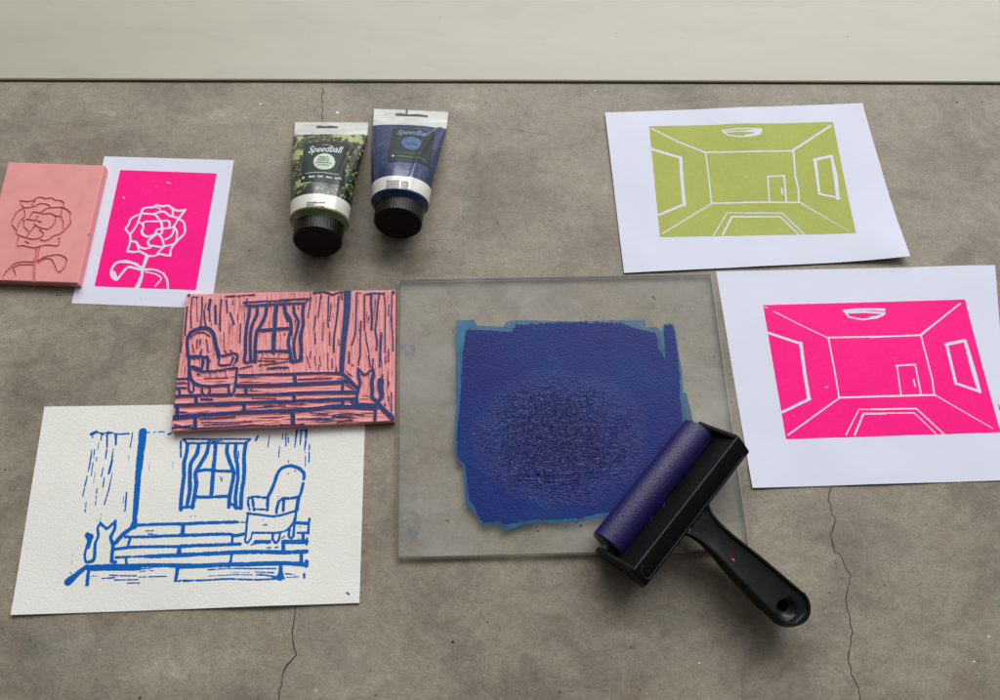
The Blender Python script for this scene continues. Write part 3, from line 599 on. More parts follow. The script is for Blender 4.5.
# living-room block, inked
Tb = .0062; Zb = .0007
kq = [(186.1, 293.4), (395.4, 289.3), (394.2, 420.6), (171, 430.6)]
fr = quad_frame(kq, Tb + Zb); root = empty('carved_lino_block', 'pink lino block with dark blue inked curtained window, armchair and cat', 'lino block', fr.o, fr.a)
Qk = fr.px(np.array(kq, float), Tb + Zb)
G = bilinear(Qk, 430, 300)
A = Z(168, 284, 8.333); B = Z(280, 284, 8.333); C = Z(168, 356, 8.333); D = Z(280, 356, 8.333)
pos = A([(13, [(640, 150), (800, 142), (1000, 135)]), (18, [(668, 182), (800, 172), (1000, 160)]), (12, [(640, 150), (670, 182)]), (26, [(682, 180), (674, 260), (657, 350), (647, 450), (645, 560), (637, 633)]), (24, [(745, 185), (742, 250), (705, 330), (690, 400), (685, 500), (690, 640)]),
    (27, [(822, 180), (815, 250), (780, 330), (742, 390), (732, 450), (727, 520), (725, 640)]), (33, [(905, 175), (895, 250), (890, 370), (882, 450), (880, 560)]), (24, [(740, 387), (850, 377), (1000, 368)]), (20, [(730, 560), (850, 558), (1000, 555)]), (26, [(975, 170), (978, 240), (1005, 300)]),
    (12, [(285, 105), (285, 200), (270, 370)]), (10, [(200, 120), (190, 240), (195, 360)]), (14, [(160, 190), (150, 300), (140, 420)]), (6, [(240, 110), (245, 300)]), (22, [(352, 130), (340, 200)]), (12, [(345, 200), (350, 300)]), (18, [(395, 180), (398, 320)]), (13, [(445, 130), (435, 250), (435, 380)]), (11, [(488, 130), (495, 230)]), (14, [(520, 240), (550, 330)]), (8, [(545, 130), (540, 160)]), (11, [(605, 330), (600, 480)]), (6, [(585, 240), (580, 290)]), (12, [(300, 220), (310, 320), (320, 350)]), (8, [(625, 150), (670, 190)]), (6, [(520, 320), (515, 400)]), (6, [(465, 400), (470, 550)]), (14, [(110, 480), (105, 560)]),
    (20, [(175, 88)]), (8, [(200, 105), (250, 105)]), (9, [(480, 100), (560, 95)]), (9, [(580, 100), (640, 92), (720, 85)]), (30, [(165, 450), (190, 402), (250, 372), (310, 362), (352, 378), (382, 420), (397, 500), (415, 560), (425, 600)]), (8, [(190, 440), (240, 405), (300, 400), (345, 430)]), (24, [(160, 470), (165, 560), (178, 640)]), (8, [(205, 500), (215, 560)]), (9, [(245, 460), (240, 530)]), (9, [(320, 460), (335, 560)]), (8, [(265, 570)]),
    (20, [(180, 600), (250, 600), (320, 610), (345, 640)]), (18, [(425, 602), (480, 590), (550, 575), (582, 590), (575, 640)]), (8, [(480, 555), (492, 590)]), (8, [(520, 545), (545, 580)])]) + \
    B([(14, [(0, 132), (240, 120)]), (18, [(0, 162), (205, 157)]), (12, [(240, 120), (205, 165)]), (25, [(35, 180), (45, 230), (85, 290), (95, 370), (75, 440), (70, 500), (85, 560), (95, 633)]), (22, [(115, 180), (120, 240), (155, 310), (140, 390), (120, 460), (115, 540), (130, 633)]), (26, [(197, 160), (190, 250), (195, 330), (178, 400), (175, 480), (180, 560), (165, 633)]),
    (22, [(0, 368), (90, 368)]), (20, [(0, 556), (80, 560)]), (9, [(260, 110), (250, 180), (235, 270)]), ([56, 50, 46, 42, 38], [(562, 60), (560, 200), (545, 350), (530, 480), (518, 640)]), (12, [(280, 70), (380, 65), (440, 85), (480, 70), (530, 65)]), (9, [(640, 72), (665, 72)]), (12, [(640, 75), (635, 250), (630, 400), (600, 500)]), (12, [(705, 85), (705, 250), (705, 380)]), (18, [(765, 75), (760, 150), (767, 280), (765, 370)]), (14, [(828, 75), (815, 180), (805, 300), (795, 380), (810, 480), (805, 540)]), (9, [(868, 70), (880, 200), (875, 400), (875, 560)]), (8, [(910, 170), (905, 250)]), (10, [(935, 60), (930, 280), (940, 450), (942, 550)]), (18, [(845, 410), (838, 500), (835, 640)]), (13, [(675, 310), (670, 450), (668, 600), (655, 640)]), (9, [(715, 400), (720, 460), (740, 560), (745, 640)]), (10, [(905, 540), (905, 640)]), (12, [(577, 560), (575, 640)]), (24, [(945, 66)]), (10, [(720, 80), (780, 75), (830, 75), (870, 75)]),
    (9, [(340, 95), (320, 270)]), (11, [(407, 100), (400, 300), (405, 350)]), (8, [(427, 160), (415, 300)]), (14, [(490, 100), (475, 280), (450, 450), (450, 560)]), (10, [(297, 260), (285, 380)]), (7, [(365, 320), (355, 460)]), (12, [(295, 455), (295, 490)]), (8, [(415, 400), (415, 500)]), (7, [(400, 570), (400, 633)]), (8, [(490, 460), (490, 500)]), (8, [(257, 560), (250, 600)]), (10, [(515, 80), (515, 120)]), (7, [(38, 405), (40, 420)]), (7, [(150, 190), (155, 200)])]) + \
    C([(24, [(178, 0), (175, 60), (180, 110), (190, 180), (215, 220), (260, 240)]), (14, [(200, 15), (250, 10), (300, 5)]), (22, [(288, 10), (292, 50), (282, 100)]), (22, [(325, 0), (335, 40), (330, 110)]), (14, [(200, 80), (240, 92), (280, 108)]), (18, [(190, 95), (300, 127), (420, 120), (520, 102), (570, 97)]), (20, [(577, 100), (570, 170), (562, 240), (548, 305)]), (16, [(432, 0), (422, 70), (480, 74), (520, 67), (545, 10)]), (12, [(577, 0), (547, 80)]), (18, [(260, 240), (350, 250), (450, 240), (510, 237)]), (16, [(170, 110), (173, 200), (175, 280), (195, 305), (215, 280), (215, 220)]), (17, [(290, 250), (280, 290), (300, 322), (330, 325), (350, 290), (350, 250)]), (18, [(503, 240), (510, 300), (530, 325), (548, 305)]),
    (18, [(635, 0), (635, 40), (660, 55), (690, 37), (730, 45), (737, 0)]), (22, [(692, 0), (690, 35)]), (8, [(750, 35), (900, 42)]), (5, [(770, 15), (1000, 20)]), (7, [(760, 75), (900, 57), (1000, 42)]), (14, [(830, 102), (920, 92), (1000, 95)]), (7, [(600, 102), (700, 77)]), (18, [(575, 157), (700, 157), (850, 150), (1000, 150)]), (28, [(575, 247), (700, 245), (850, 242), (1000, 237)]), (26, [(650, 250), (650, 310)]), (24, [(350, 322), (500, 322)]), (22, [(570, 322), (700, 322), (850, 320), (1000, 314)]), (20, [(50, 335), (150, 327), (275, 325)]), (18, [(65, 190), (165, 185)]), (16, [(60, 265), (150, 262)]), (20, [(92, 270), (97, 310)]), (26, [(235, 330), (235, 390)]), (27, [(45, 412), (150, 407), (250, 402), (400, 397), (600, 390), (750, 385), (1000, 378)]), (28, [(635, 400), (637, 460)]), (30, [(77, 420), (77, 500)]), ([36, 32, 30, 30, 32], [(30, 512), (300, 490), (600, 470), (850, 460), (1000, 458)]), (30, [(228, 510), (228, 600)]), (14, [(25, 600), (100, 588), (210, 596)]), (10, [(240, 602), (400, 592), (600, 582), (700, 572), (850, 580), (1000, 570)]), (14, [(32, 500), (26, 600)]),
    (9, [(270, 520), (400, 515), (560, 502)]), (6, [(280, 550), (500, 550), (700, 540)]), (6, [(300, 572), (600, 560)]), (12, [(275, 355), (370, 360)]), (7, [(800, 415), (980, 415)]), (4, [(700, 345), (900, 352)]), (10, [(60, 575), (120, 585), (200, 575)]), (6, [(75, 225), (160, 222)]), (9, [(400, 412), (520, 408)]), (10, [(245, 145), (262, 150)]), (5, [(300, 185), (500, 175)]), (10, [(690, 275), (700, 282)])]) + \
    D([(36, [(520, 0), (516, 80), (515, 135)]), (20, [(0, 150), (100, 147), (250, 142), (400, 140), (510, 142)]), (28, [(515, 140), (560, 180), (600, 220), (645, 268)]), (28, [(0, 238), (120, 233), (280, 226), (420, 220), (590, 212)]), (28, [(122, 150), (127, 230)]), (22, [(525, 225), (520, 290)]), (26, [(0, 316), (150, 308), (300, 303), (450, 300), (640, 298)]), (26, [(120, 320), (118, 375)]), (28, [(0, 386), (100, 378), (250, 370), (400, 364), (520, 360), (630, 357)]), (26, [(525, 370), (522, 410)]), (33, [(0, 462), (100, 455), (250, 442), (380, 432), (500, 424), (620, 422), (700, 426), (800, 430)]), (34, [(107, 460), (108, 568)]), (14, [(0, 572), (100, 577), (200, 567)]), (26, [(795, 432), (792, 525)]), (32, [(825, 400), (860, 440), (940, 512)]),
    ([18, 24, 24, 24, 22, 28], [(652, 100), (655, 170), (668, 220), (655, 270), (642, 330), (640, 380)]), (18, [(652, 105), (705, 155), (770, 108)]), ([18, 28, 30, 30, 26, 24], [(775, 105), (780, 150), (765, 210), (770, 280), (768, 340), (800, 368)]), ([50, 44, 34, 30, 34], [(840, 205), (838, 260), (850, 330), (825, 370), (800, 410)]), (14, [(855, 155), (850, 190)]), (26, [(600, 375), (620, 402), (700, 402), (790, 408)]),
    (8, [(150, 190), (300, 187), (430, 180)]), (10, [(440, 492), (560, 477), (700, 490)]), (6, [(250, 470), (420, 480)]), (9, [(430, 503), (600, 495)]), (8, [(150, 522), (380, 520), (560, 510)]), (9, [(480, 542), (600, 530)]), (10, [(380, 412), (500, 402)]), (6, [(225, 0), (250, 90)]), (6, [(330, 0), (340, 80)]), (8, [(435, 20), (435, 100)]), (6, [(400, 30), (400, 100)]), (6, [(290, 0), (300, 70)]), (14, [(577, 0), (575, 50)]), (10, [(660, 10), (655, 70)]), (12, [(740, 0), (755, 90)]), (12, [(778, 20), (770, 90)]), (12, [(835, 0), (830, 80)]), (13, [(605, 70)]), (8, [(880, 0), (880, 50)]), (9, [(930, 300), (930, 480)]), (6, [(560, 130), (600, 165)]), (22, [(80, 10), (92, 40), (130, 42), (180, 30), (182, 0)]), (16, [(0, 96), (60, 92)]), (8, [(560, 240), (620, 280)]), (7, [(870, 390), (880, 410)])])
st = seg_field(G, to_local(fr, pos, Tb + Zb, 1.14, .5)) + (fbm(G[..., 0] * 800, G[..., 1] * 800, 6) - .5) * .00022
# gouge direction: upright on the walls, level on the floor
wall = poly_field(G, fr.px(np.array([(150, 377), (240, 376), (342, 372), (396, 419), (396, 445), (150, 445)], float), Tb + Zb)) < 0
gv = fbm(G[..., 0] * 900 + 1.2 * vnoise(G[..., 0] * 90, G[..., 1] * 90, 1), G[..., 1] * 75, 31, 2)
gh = fbm(G[..., 0] * 60, G[..., 1] * 950 + 1.2 * vnoise(G[..., 0] * 90, G[..., 1] * 90, 2), 37, 2)
g = np.where(wall, gv, gh)
chat = (g - .79) * .0022 + (vnoise(G[..., 0] * 30, G[..., 1] * 30, 41) - .55) * .0003
ed = poly_field(G, Qk)
Fd = np.where(ed > .0012, np.maximum(st, chat), st)
s = np.clip(Fd / .0003 + 1, 0, 1); s = s * s * (3 - 2 * s)
zt = Zb + Tb - (1 - s) * (.00085 - .0009 * (g - .45)) - np.clip(1 - ed / .0006, 0, 1) ** 2 * .0004
slab(G, zt, zt * 0 + Zb, 'block', M['lino'], root, False)
def sample(Z2):
    ny, nx = Z2.shape
    def f(x, y): return None
    return f
# ink film rides on the ridges: same grid, contour cut, heights taken from the carved surface
def clip_on_surface(G, Fd, Zs, lift):
    G3 = np.dstack([G, Zs + lift]); 
    Vv, Fx = clip_mesh(G3, Fd, lambda a, b: 0 * a)
    return Vv[:, :3], Fx
Vv, Fx = clip_on_surface(G, Fd - .00002, zt, .00004)
mobj('ink_layer', Vv, Fx, M['dark_ink'], root)
# ------------------------------------------------------------------ glass plate with rolled out ink
TP = .0040
gq = [(397.7, 277.7), (712.5, 272.1), (751.6, 551.0), (395.2, 560.0)]
fr = quad_frame(gq, TP); root = empty('glass_plate', 'clear glass inking plate with a rolled out patch of dark blue ink', 'glass plate', fr.o, fr.a)
Q = fr.px(np.array(gq, float), TP)
bm = bmesh.new()
vs = [bm.verts.new((x, y, .0003)) for x, y in Q] + [bm.verts.new((x, y, TP)) for x, y in Q]
bm.faces.new(vs[4:]); bm.faces.new(vs[3::-1])
for i in range(4): bm.faces.new((vs[i], vs[(i + 1) % 4], vs[4 + (i + 1) % 4], vs[4 + i]))
bmesh.ops.bevel(bm, geom=[e for e in bm.edges], offset=.0017, segments=2, affect='EDGES')
po = bm_obj('plate', bm, M['glass'], root); po.data.materials.append(M['glass_edge'])
for p in po.data.polygons:
    if abs(p.normal.z) < .95: p.material_index = 1
N6 = lambda L: [(440 + x / 5.833, 300 + y / 5.833) for x, y in L]; N7 = lambda L: [(560 + x / 5.833, 300 + y / 5.833) for x, y in L]; N8 = lambda L: [(440 + x / 5, 410 + y / 5) for x, y in L]
thinp = N6([(92, 118), (200, 116), (215, 148), (370, 155), (395, 122), (440, 118), (817, 124)]) + N7([(120, 122), (400, 118), (498, 115), (502, 158), (560, 155), (590, 182), (603, 140), (665, 130), (690, 290), (712, 420), (718, 540), (735, 540), (775, 700)]) + \
    [(694, 430), (700, 470), (640, 500)] + N8([(1000, 500), (850, 530), (720, 555), (620, 565), (500, 560), (400, 580), (305, 610), (300, 572), (210, 574), (165, 505), (130, 465), (115, 272), (85, 268), (68, 180), (80, 0)])
thickp = N6([(152, 172), (300, 178), (420, 186), (440, 145), (600, 132), (817, 128)]) + N7([(360, 135), (450, 168), (520, 185), (560, 195), (575, 290), (614, 345), (606, 150), (660, 138), (683, 290), (698, 420), (700, 560), (715, 700)]) + \
    [(688, 450), (640, 495)] + N8([(1000, 480), (830, 512), (700, 540), (620, 545), (450, 548), (320, 575), (300, 552), (215, 565), (175, 490), (148, 455), (125, 270), (90, 240), (85, 120), (98, 0)]) + N6([(118, 560), (135, 300)])
gx = fr.px(np.array([(448, 312), (705, 312), (705, 540), (448, 540)], float), TP)
def patch(name, poly, mat, z, amp, ns, tick):
    G = bilinear(gx, 460, 400); P = fr.px(np.array(poly, float), TP)
    Fd = poly_field(G, P) + (fbm(G[..., 0] * ns, G[..., 1] * ns, 51) - .5) * amp
    up = np.clip((G[..., 1] - G[..., 1].max() + .016) / .008, 0, 1)
    Fd = Fd + up * (vnoise(G[..., 0] * 950, G[..., 1] * 70, 61) - .6) * tick
    ex = 0.0
    c = fr.px(np.array([(497, 476), (560, 478), (632, 470)], float), TP)
    Vv, Fx = clip_mesh(G, Fd, lambda x, y: 0 * x)
    d = np.abs(Vv[:, 1] - np.interp(Vv[:, 0], c[:, 0], c[:, 1])); k = (Vv[:, 0] > c[0][0]) & (Vv[:, 0] < c[2][0])
    # squeezed ridge of ink left by the roller
    sg = Vv[:, 1] - np.interp(Vv[:, 0], c[:, 0], c[:, 1]); q = np.clip((Vv[:, 0] - c[0][0]) / (c[2][0] - c[0][0]), 0, 1); hw = .0004 + .0018 * np.sin(q * math.pi) ** .7
    wob = (fbm(Vv[:, 0] * 300, Vv[:, 1] * 0, 91) - .5) * .0008; sg = sg + wob
    z = z + (k * np.sin(q * math.pi) ** .5 * (np.exp(-((sg - hw) / .00055) ** 2) * .0005 + np.exp(-((sg + hw) / .0006) ** 2) * .00035) if tick > .0005 else 0)
    Vv[:, 2] = z; return mobj(name, Vv, Fx, mat, root, True)
patch('thin_ink', thinp, M['thin'], TP + .00008, .0009, 420, .00045)
patch('thick_ink', thickp, M['thick'], TP + .00022, .0015, 640, .0048)
for (x, y, rx, ry) in ((413, 524, 8, 13), (407, 350, 9, 7), (455, 310, 14, 4), (600, 292, 10, 5)):
    P = [(x + rx * math.cos(a), y + ry * math.sin(a)) for a in np.linspace(0, 2 * math.pi, 16, endpoint=False)]
    L = fr.px(np.array(P), TP); 
    if x < 450: mobj('ink_smudge', [(a, b, TP + .00006) for a, b in L], [tuple(range(16))], M['smudge'], root)
V, Fc = [], []
for x, y, r in ((538, 531, .0010), (653, 297, .0012), (655, 299, .0009), (446, 520, .0007), (448, 521, .0009), (449, 292, .0008), (714, 357, .0010), (455, 337, .0005), (581, 525, .0014), (577, 522, .0012), (573, 520, .0008), (586, 316, .0006), (599, 316, .0007), (581, 318, .0006), (447, 497, .0005), (682, 306, .0007)):
    V, Fc = [], []; blob(V, Fc, fr.px(np.array((x, y), float), TP), r * .8, TP + .00030, .0002); mobj('ink_speck', V, Fc, M['dark_ink'], root)
# ------------------------------------------------------------------ brayer
zr = TP + .0118
pA, pB = unp(np.array([(607.3, 545.3), (698.7, 431.5)], float), zr)
ax = pB - pA; Lr = np.linalg.norm(ax); ax = ax / Lr
ang = math.atan2(ax[1], ax[0]) - math.pi / 2      # local +Y along the roller, local +X towards the handle
fr = Frame((pA + pB) / 2, ang); root = empty('brayer', 'black brayer with dark blue inked roller resting across the glass plate', 'brayer', fr.o, ang)
print('ROLLER LENGTH', Lr, 'x axis', fr.world((1, 0)) - fr.o)
RR = .0117
def lathe_y(name, prof, mat, parent, cx, cz, n=64, caps=True, flute=None):
    V = []; Fc = []
    for (y, r) in prof:
        for i in range(n):
            a = 2 * math.pi * i / n; rr = r * (flute(i, y) if flute else 1)
            V.append((cx + rr * math.sin(a), y, cz + rr * math.cos(a)))
    for k in range(len(prof) - 1):
        for i in range(n): Fc.append((k * n + i, k * n + (i + 1) % n, (k + 1) * n + (i + 1) % n, (k + 1) * n + i))
    if caps: Fc += [tuple(range(n))[::-1], tuple(range((len(prof) - 1) * n, len(prof) * n))]
    o = mobj(name, V, Fc, mat, parent)
    bm = bmesh.new(); bm.from_mesh(o.data); bmesh.ops.recalc_face_normals(bm, faces=bm.faces); bm.to_mesh(o.data); bm.free()
    auto_smooth(o, 30); return o
h = Lr / 2
rol = lathe_y('roller', [(-h, RR - .0022), (-h, RR - .0006), (-h + .0006, RR), (h - .0006, RR), (h, RR - .0006), (h, RR - .0022)], M['roller'], root, 0, zr, caps=False)
lathe_y('roller_core', [(-h - .0002, .0015), (-h - .0003, RR - .0020), (h + .0003, RR - .0020), (h + .0002, .0015)], M['plastic'], root, 0, zr)
lathe_y('axle', [(-h - .0035, .0022), (h + .0035, .0022)], M['steel'], root, 0, zr, 20)
# frame: top plate behind the roller, ridge, back slope, rounded ends
def prism_y(name, prof, y0, y1, mat, parent, bev=.0008, seg=2):
    bm = bmesh.new(); a = [bm.verts.new((x, y0, z)) for x, z in prof]; b = [bm.verts.new((x, y1, z)) for x, z in prof]
    n = len(prof); bm.faces.new(a); bm.faces.new(b[::-1])
    for i in range(n): bm.faces.new((a[i], b[i], b[(i + 1) % n], a[(i + 1) % n]))
    bmesh.ops.recalc_face_normals(bm, faces=bm.faces)
    if bev: bmesh.ops.bevel(bm, geom=[e for e in bm.edges], offset=bev, segments=seg, affect='EDGES', clamp_overlap=True)
    o = bm_obj(name, bm, mat, parent); auto_smooth(o, 40); return o
ZR, ZO = .036, .027
rg = fr.px(np.array([(631, 570), (739.5, 436)]), ZR); ou = fr.px(np.array([(645, 587), (749.5, 452)]), ZO)
ya, yb = (rg[0][1] + ou[0][1]) / 2, (rg[1][1] + ou[1][1]) / 2
print('FRAME', rg, ou, h)
X1 = rg[:, 0].mean(); X2 = max(ou[:, 0].mean(), X1 + .004); X0 = min(.006, X1 - .006); zt0, zt1, zt2 = .0135, ZR, ZO
ya, yb = min(ya, -h - .004), max(yb, h + .004)
prism_y('frame_plate', [(X0, zt0), (X1, zt1), (X1 + .0024, zt1 - .002), (X0 + .0024, zt0 - .0025)], ya + .002, yb - .002, M['dull'], root, .0005)
prism_y('frame_back', [(X1, zt1 + .0003), (X1 + .0012, zt1 + .0003), (X2, zt2), (X2, zt2 - .010), (X1 - .002, zt2 - .012)], ya, yb, M['plastic'], root, .0014, 3)
for y0, y1, nx_ in ((ya, ya + .0030, 0), (yb - .0030, yb, 0)):   # arms that hold the axle
    prism_y('frame_arm', [(-.0035, zr - .006), (-.0040, zr + .0005), (.0005, zr + .0035), (X1 - .0008, zt1 + .0006), (X1 + .0006, zt1 + .0004), (X1 - .001, zt2 - .012), (.004, zr - .0075)], y0, y1, M['dull'], root, .0007)
# raised moulding line round the back slope
def tube_path(name, P, r, mat, parent, n=8):
    P = [Vector(p) for p in P]; V = []; Fc = []
    for i, p in enumerate(P):
        t = (P[min(i + 1, len(P) - 1)] - P[max(i - 1, 0)]).normalized(); u = t.orthogonal().normalized(); w = t.cross(u)
        if i: 
            u = (pu - pu.dot(t) * t).normalized(); w = t.cross(u)
        pu = u
        for k in range(n):
            a = 2 * math.pi * k / n; V.append(p + r * (math.cos(a) * u + math.sin(a) * w))
    for i in range(len(P) - 1):
        for k in range(n): Fc.append((i * n + k, i * n + (k + 1) % n, (i + 1) * n + (k + 1) % n, (i + 1) * n + k))
    return mobj(name, V, Fc, mat, parent, True)
def on_back(x, y, lift=0.0):
    t = (x - X1 - .0012) / (X2 - X1 - .0012); return (x, y, zt1 + .0003 + (zt2 - zt1 - .0003) * t + lift)
dx_ = X2 - X1; xa, xb = X1 + dx_ * .25, X2 - dx_ * .10; y0m, y1m = ya + .0035, yb - .0035; pts = []
pts += [on_back(xa, y0m + .004), on_back(xa + dx_ * .04, y0m + .0015), on_back(xa + dx_ * .18, y0m + .0002)]
pts += [on_back(xb - dx_ * .2, y0m), on_back(xb - dx_ * .06, y0m + .0005), on_back(xb, y0m + .002)]
pts += [on_back(xb, y) for y in np.linspace(y0m + .004, y1m - .002, 30)]
tube_path('frame_moulding', pts, .00030, M['worn'], root)  # lighter grey paints a fine highlight along the moulding
tube_path('frame_ridge', [(X1 + .0004, y, zt1 + .0004) for y in np.linspace(ya + .0015, yb - .0015, 20)], .00055, M['worn'], root)  # highlight on the ridge put into its paler colour
# handle: lofted along +X, with a raised rim, hollow top and hanging hole
hz = .0125
hroot = fr.loc(unp(np.array([699.0, 521.0]), .025)); htip = fr.loc(unp(np.array([807.0, 620.5]), .030))
hd = htip - hroot; HL = np.linalg.norm(hd); hd = hd / HL; hn = np.array([-hd[1], hd[0]])
print('HANDLE', HL, hroot, htip)
tsx = [-.012, -.003, .003, .010, .02, .04, .06, .08, HL]; tsw = [.0150, .0135, .0105, .0092, .0090, .0104, .0114, .0122, .0124]
V = []; Fc = []; RE = .0124
allt = sorted(set(list(np.linspace(-.012, HL - RE, 60)) + [HL - RE + RE * math.sin(q * math.pi / 2) for q in np.linspace(0.06, .985, 16)]))
for t in allt:
    w = float(np.interp(t, tsx, tsw)); e = 1.0
    if t > HL - RE: e = math.sqrt(max(0.0, 1 - ((t - HL + RE) / RE) ** 2)); w = RE * e
    top = np.interp(t, [-.012, .0, .02, .045, .075, HL], [.0245, .0255, .0275, .0295, .0305, .0300]); bot = np.interp(t, [-.012, .01, .03, .06, HL - .02, HL], [.0150, .012, .0075, .0060, .0080, .0130])
    RI = .0018; ei = math.sqrt(max(0.0, 1 - ((t - HL + RE) / (RE - RI)) ** 2)) if t > HL - RE and t < HL - RI else (1.0 if t <= HL - RE else 0.0)
    inn = max(.0001, min((RE - RI) * ei if t > HL - RE else w - RI, w * .93)); dp = np.interp(t, [-.004, .012, HL - RI - .0015, HL - RI], [.0004, .0022, .0022, 0])
    pr = [(0, bot), (w * .45, bot), (w * .75, bot + .0014), (w * .96, bot + .006), (w * 1.02, bot + .6 * (top - bot)), (w * .985, top - .0010), (w * .95, top), (inn, top), (inn - .0009 * e, top - dp * .85), (inn * .55, top - dp), (0, top - dp * 1.05)]
    full = pr + [(-x, z) for x, z in pr[-2:0:-1]]
    prof_n = len(full); c = hroot + hd * t
    for x, z in full:
        q = c + hn * x; V.append((q[0], q[1], z))
ns = len(allt)
for i in range(ns - 1):
    for k in range(prof_n): Fc.append((i * prof_n + k, i * prof_n + (k + 1) % prof_n, (i + 1) * prof_n + (k + 1) % prof_n, (i + 1) * prof_n + k))
Fc += [tuple(range(prof_n))[::-1], tuple(range((ns - 1) * prof_n, ns * prof_n))]
hand = mobj('handle', V, Fc, M['plastic'], root)
bm = bmesh.new(); bm.from_mesh(hand.data); bmesh.ops.recalc_face_normals(bm, faces=bm.faces)
# hole and dish cut with booleans evaluated once
bm.to_mesh(hand.data); bm.free()
def cutter(kind, c, r, z0, z1, sx=1.0):
    bm = bmesh.new()
    if kind == 'cyl':
        bmesh.ops.create_cone(bm, cap_ends=True, segments=32, radius1=r, radius2=r * 1.02, depth=z1 - z0)
        bmesh.ops.translate(bm, verts=bm.verts, vec=(c[0], c[1], (z0 + z1) / 2))
    else:
        bmesh.ops.create_uvsphere(bm, u_segments=40, v_segments=24, radius=r); bmesh.ops.scale(bm, verts=bm.verts, vec=(1, 1, .62)); bmesh.ops.translate(bm, verts=bm.verts, vec=(c[0], c[1], z0))
    me = bpy.data.meshes.new('tmp'); bm.to_mesh(me); bm.free(); o = bpy.data.objects.new('tmp', me); COL.objects.link(o); o.parent = root; return o
hc = fr.loc(unp(np.array([783.5, 605.5]), .029))
cs = [cutter('sph', fr.loc(unp(np.array([787.5, 608.5]), .030)), .0086, .0318, 0), cutter('cyl', hc, .0036, .012, .05)]
bpy.context.view_layer.update()
for c in cs:
    md = hand.modifiers.new('b', 'BOOLEAN'); md.operation = 'DIFFERENCE'; md.object = c; md.solver = 'EXACT'
    dg = bpy.context.evaluated_depsgraph_get(); dg.update()
    me = bpy.data.meshes.new_from_object(hand.evaluated_get(dg)); hand.modifiers.clear(); hand.data = me
for c in cs: bpy.data.objects.remove(c)
hand.data.name = 'handle'; auto_smooth(hand, 38)
V, Fc = [], []; blob(V, Fc, fr.loc(unp(np.array([733.5, 560.3]), .0275)), .0013, .0271, .0004)
mobj('paint_fleck', V, Fc, M['red'], root)
V, Fc = [], []
for x, y, r in ((662.8, 503.5, .0012), (663.5, 506, .0008), (650.5, 518.5, .0010), (652, 517, .0007)):
    zz = .022
    for _ in range(30): q = fr.loc(unp(np.array([x, y]), zz)); zz = .7 * zz + .3 * (zt0 + (zt1 - zt0) * (q[0] - X0) / (X1 - X0))
    V, Fc = [], []; blob(V, Fc, q, r, zz, .0)
    V = [(v[0] + (0 if i < 9 else -.0002), v[1], zt0 + (zt1 - zt0) * (v[0] - X0) / (X1 - X0) + .0002 + (.0002 if i == 9 else 0)) for i, v in enumerate(V)]
    mobj('ink_fleck', V, Fc, M['bright_blue'], root)
# ------------------------------------------------------------------ ink tubes
def text_mesh(body, size, shear=0.0, offset=0.0, align='CENTER'):
    cu = bpy.data.curves.new('t', 'FONT'); cu.body = body; cu.size = size; cu.shear = shear; cu.offset = offset; cu.align_x = align; cu.align_y = 'CENTER'; cu.resolution_u = 4
    o = bpy.data.objects.new('t', cu); COL.objects.link(o); dg = bpy.context.evaluated_depsgraph_get(); dg.update()
    me = bpy.data.meshes.new_from_object(o.evaluated_get(dg))
    bm = bmesh.new(); bm.from_mesh(me); bmesh.ops.triangulate(bm, faces=bm.faces)
    for _ in range(2): bmesh.ops.subdivide_edges(bm, edges=[e for e in bm.edges if e.calc_length() > .0018], cuts=1)
    bmesh.ops.triangulate(bm, faces=[f for f in bm.faces if len(f.verts) > 4])
    V = np.array([v.co[:] for v in bm.verts]); bm.verts.index_update(); Fx = [tuple(v.index for v in f.verts) for f in bm.faces]; bm.free()
    bpy.data.objects.remove(o); bpy.data.curves.remove(cu); return V, Fx
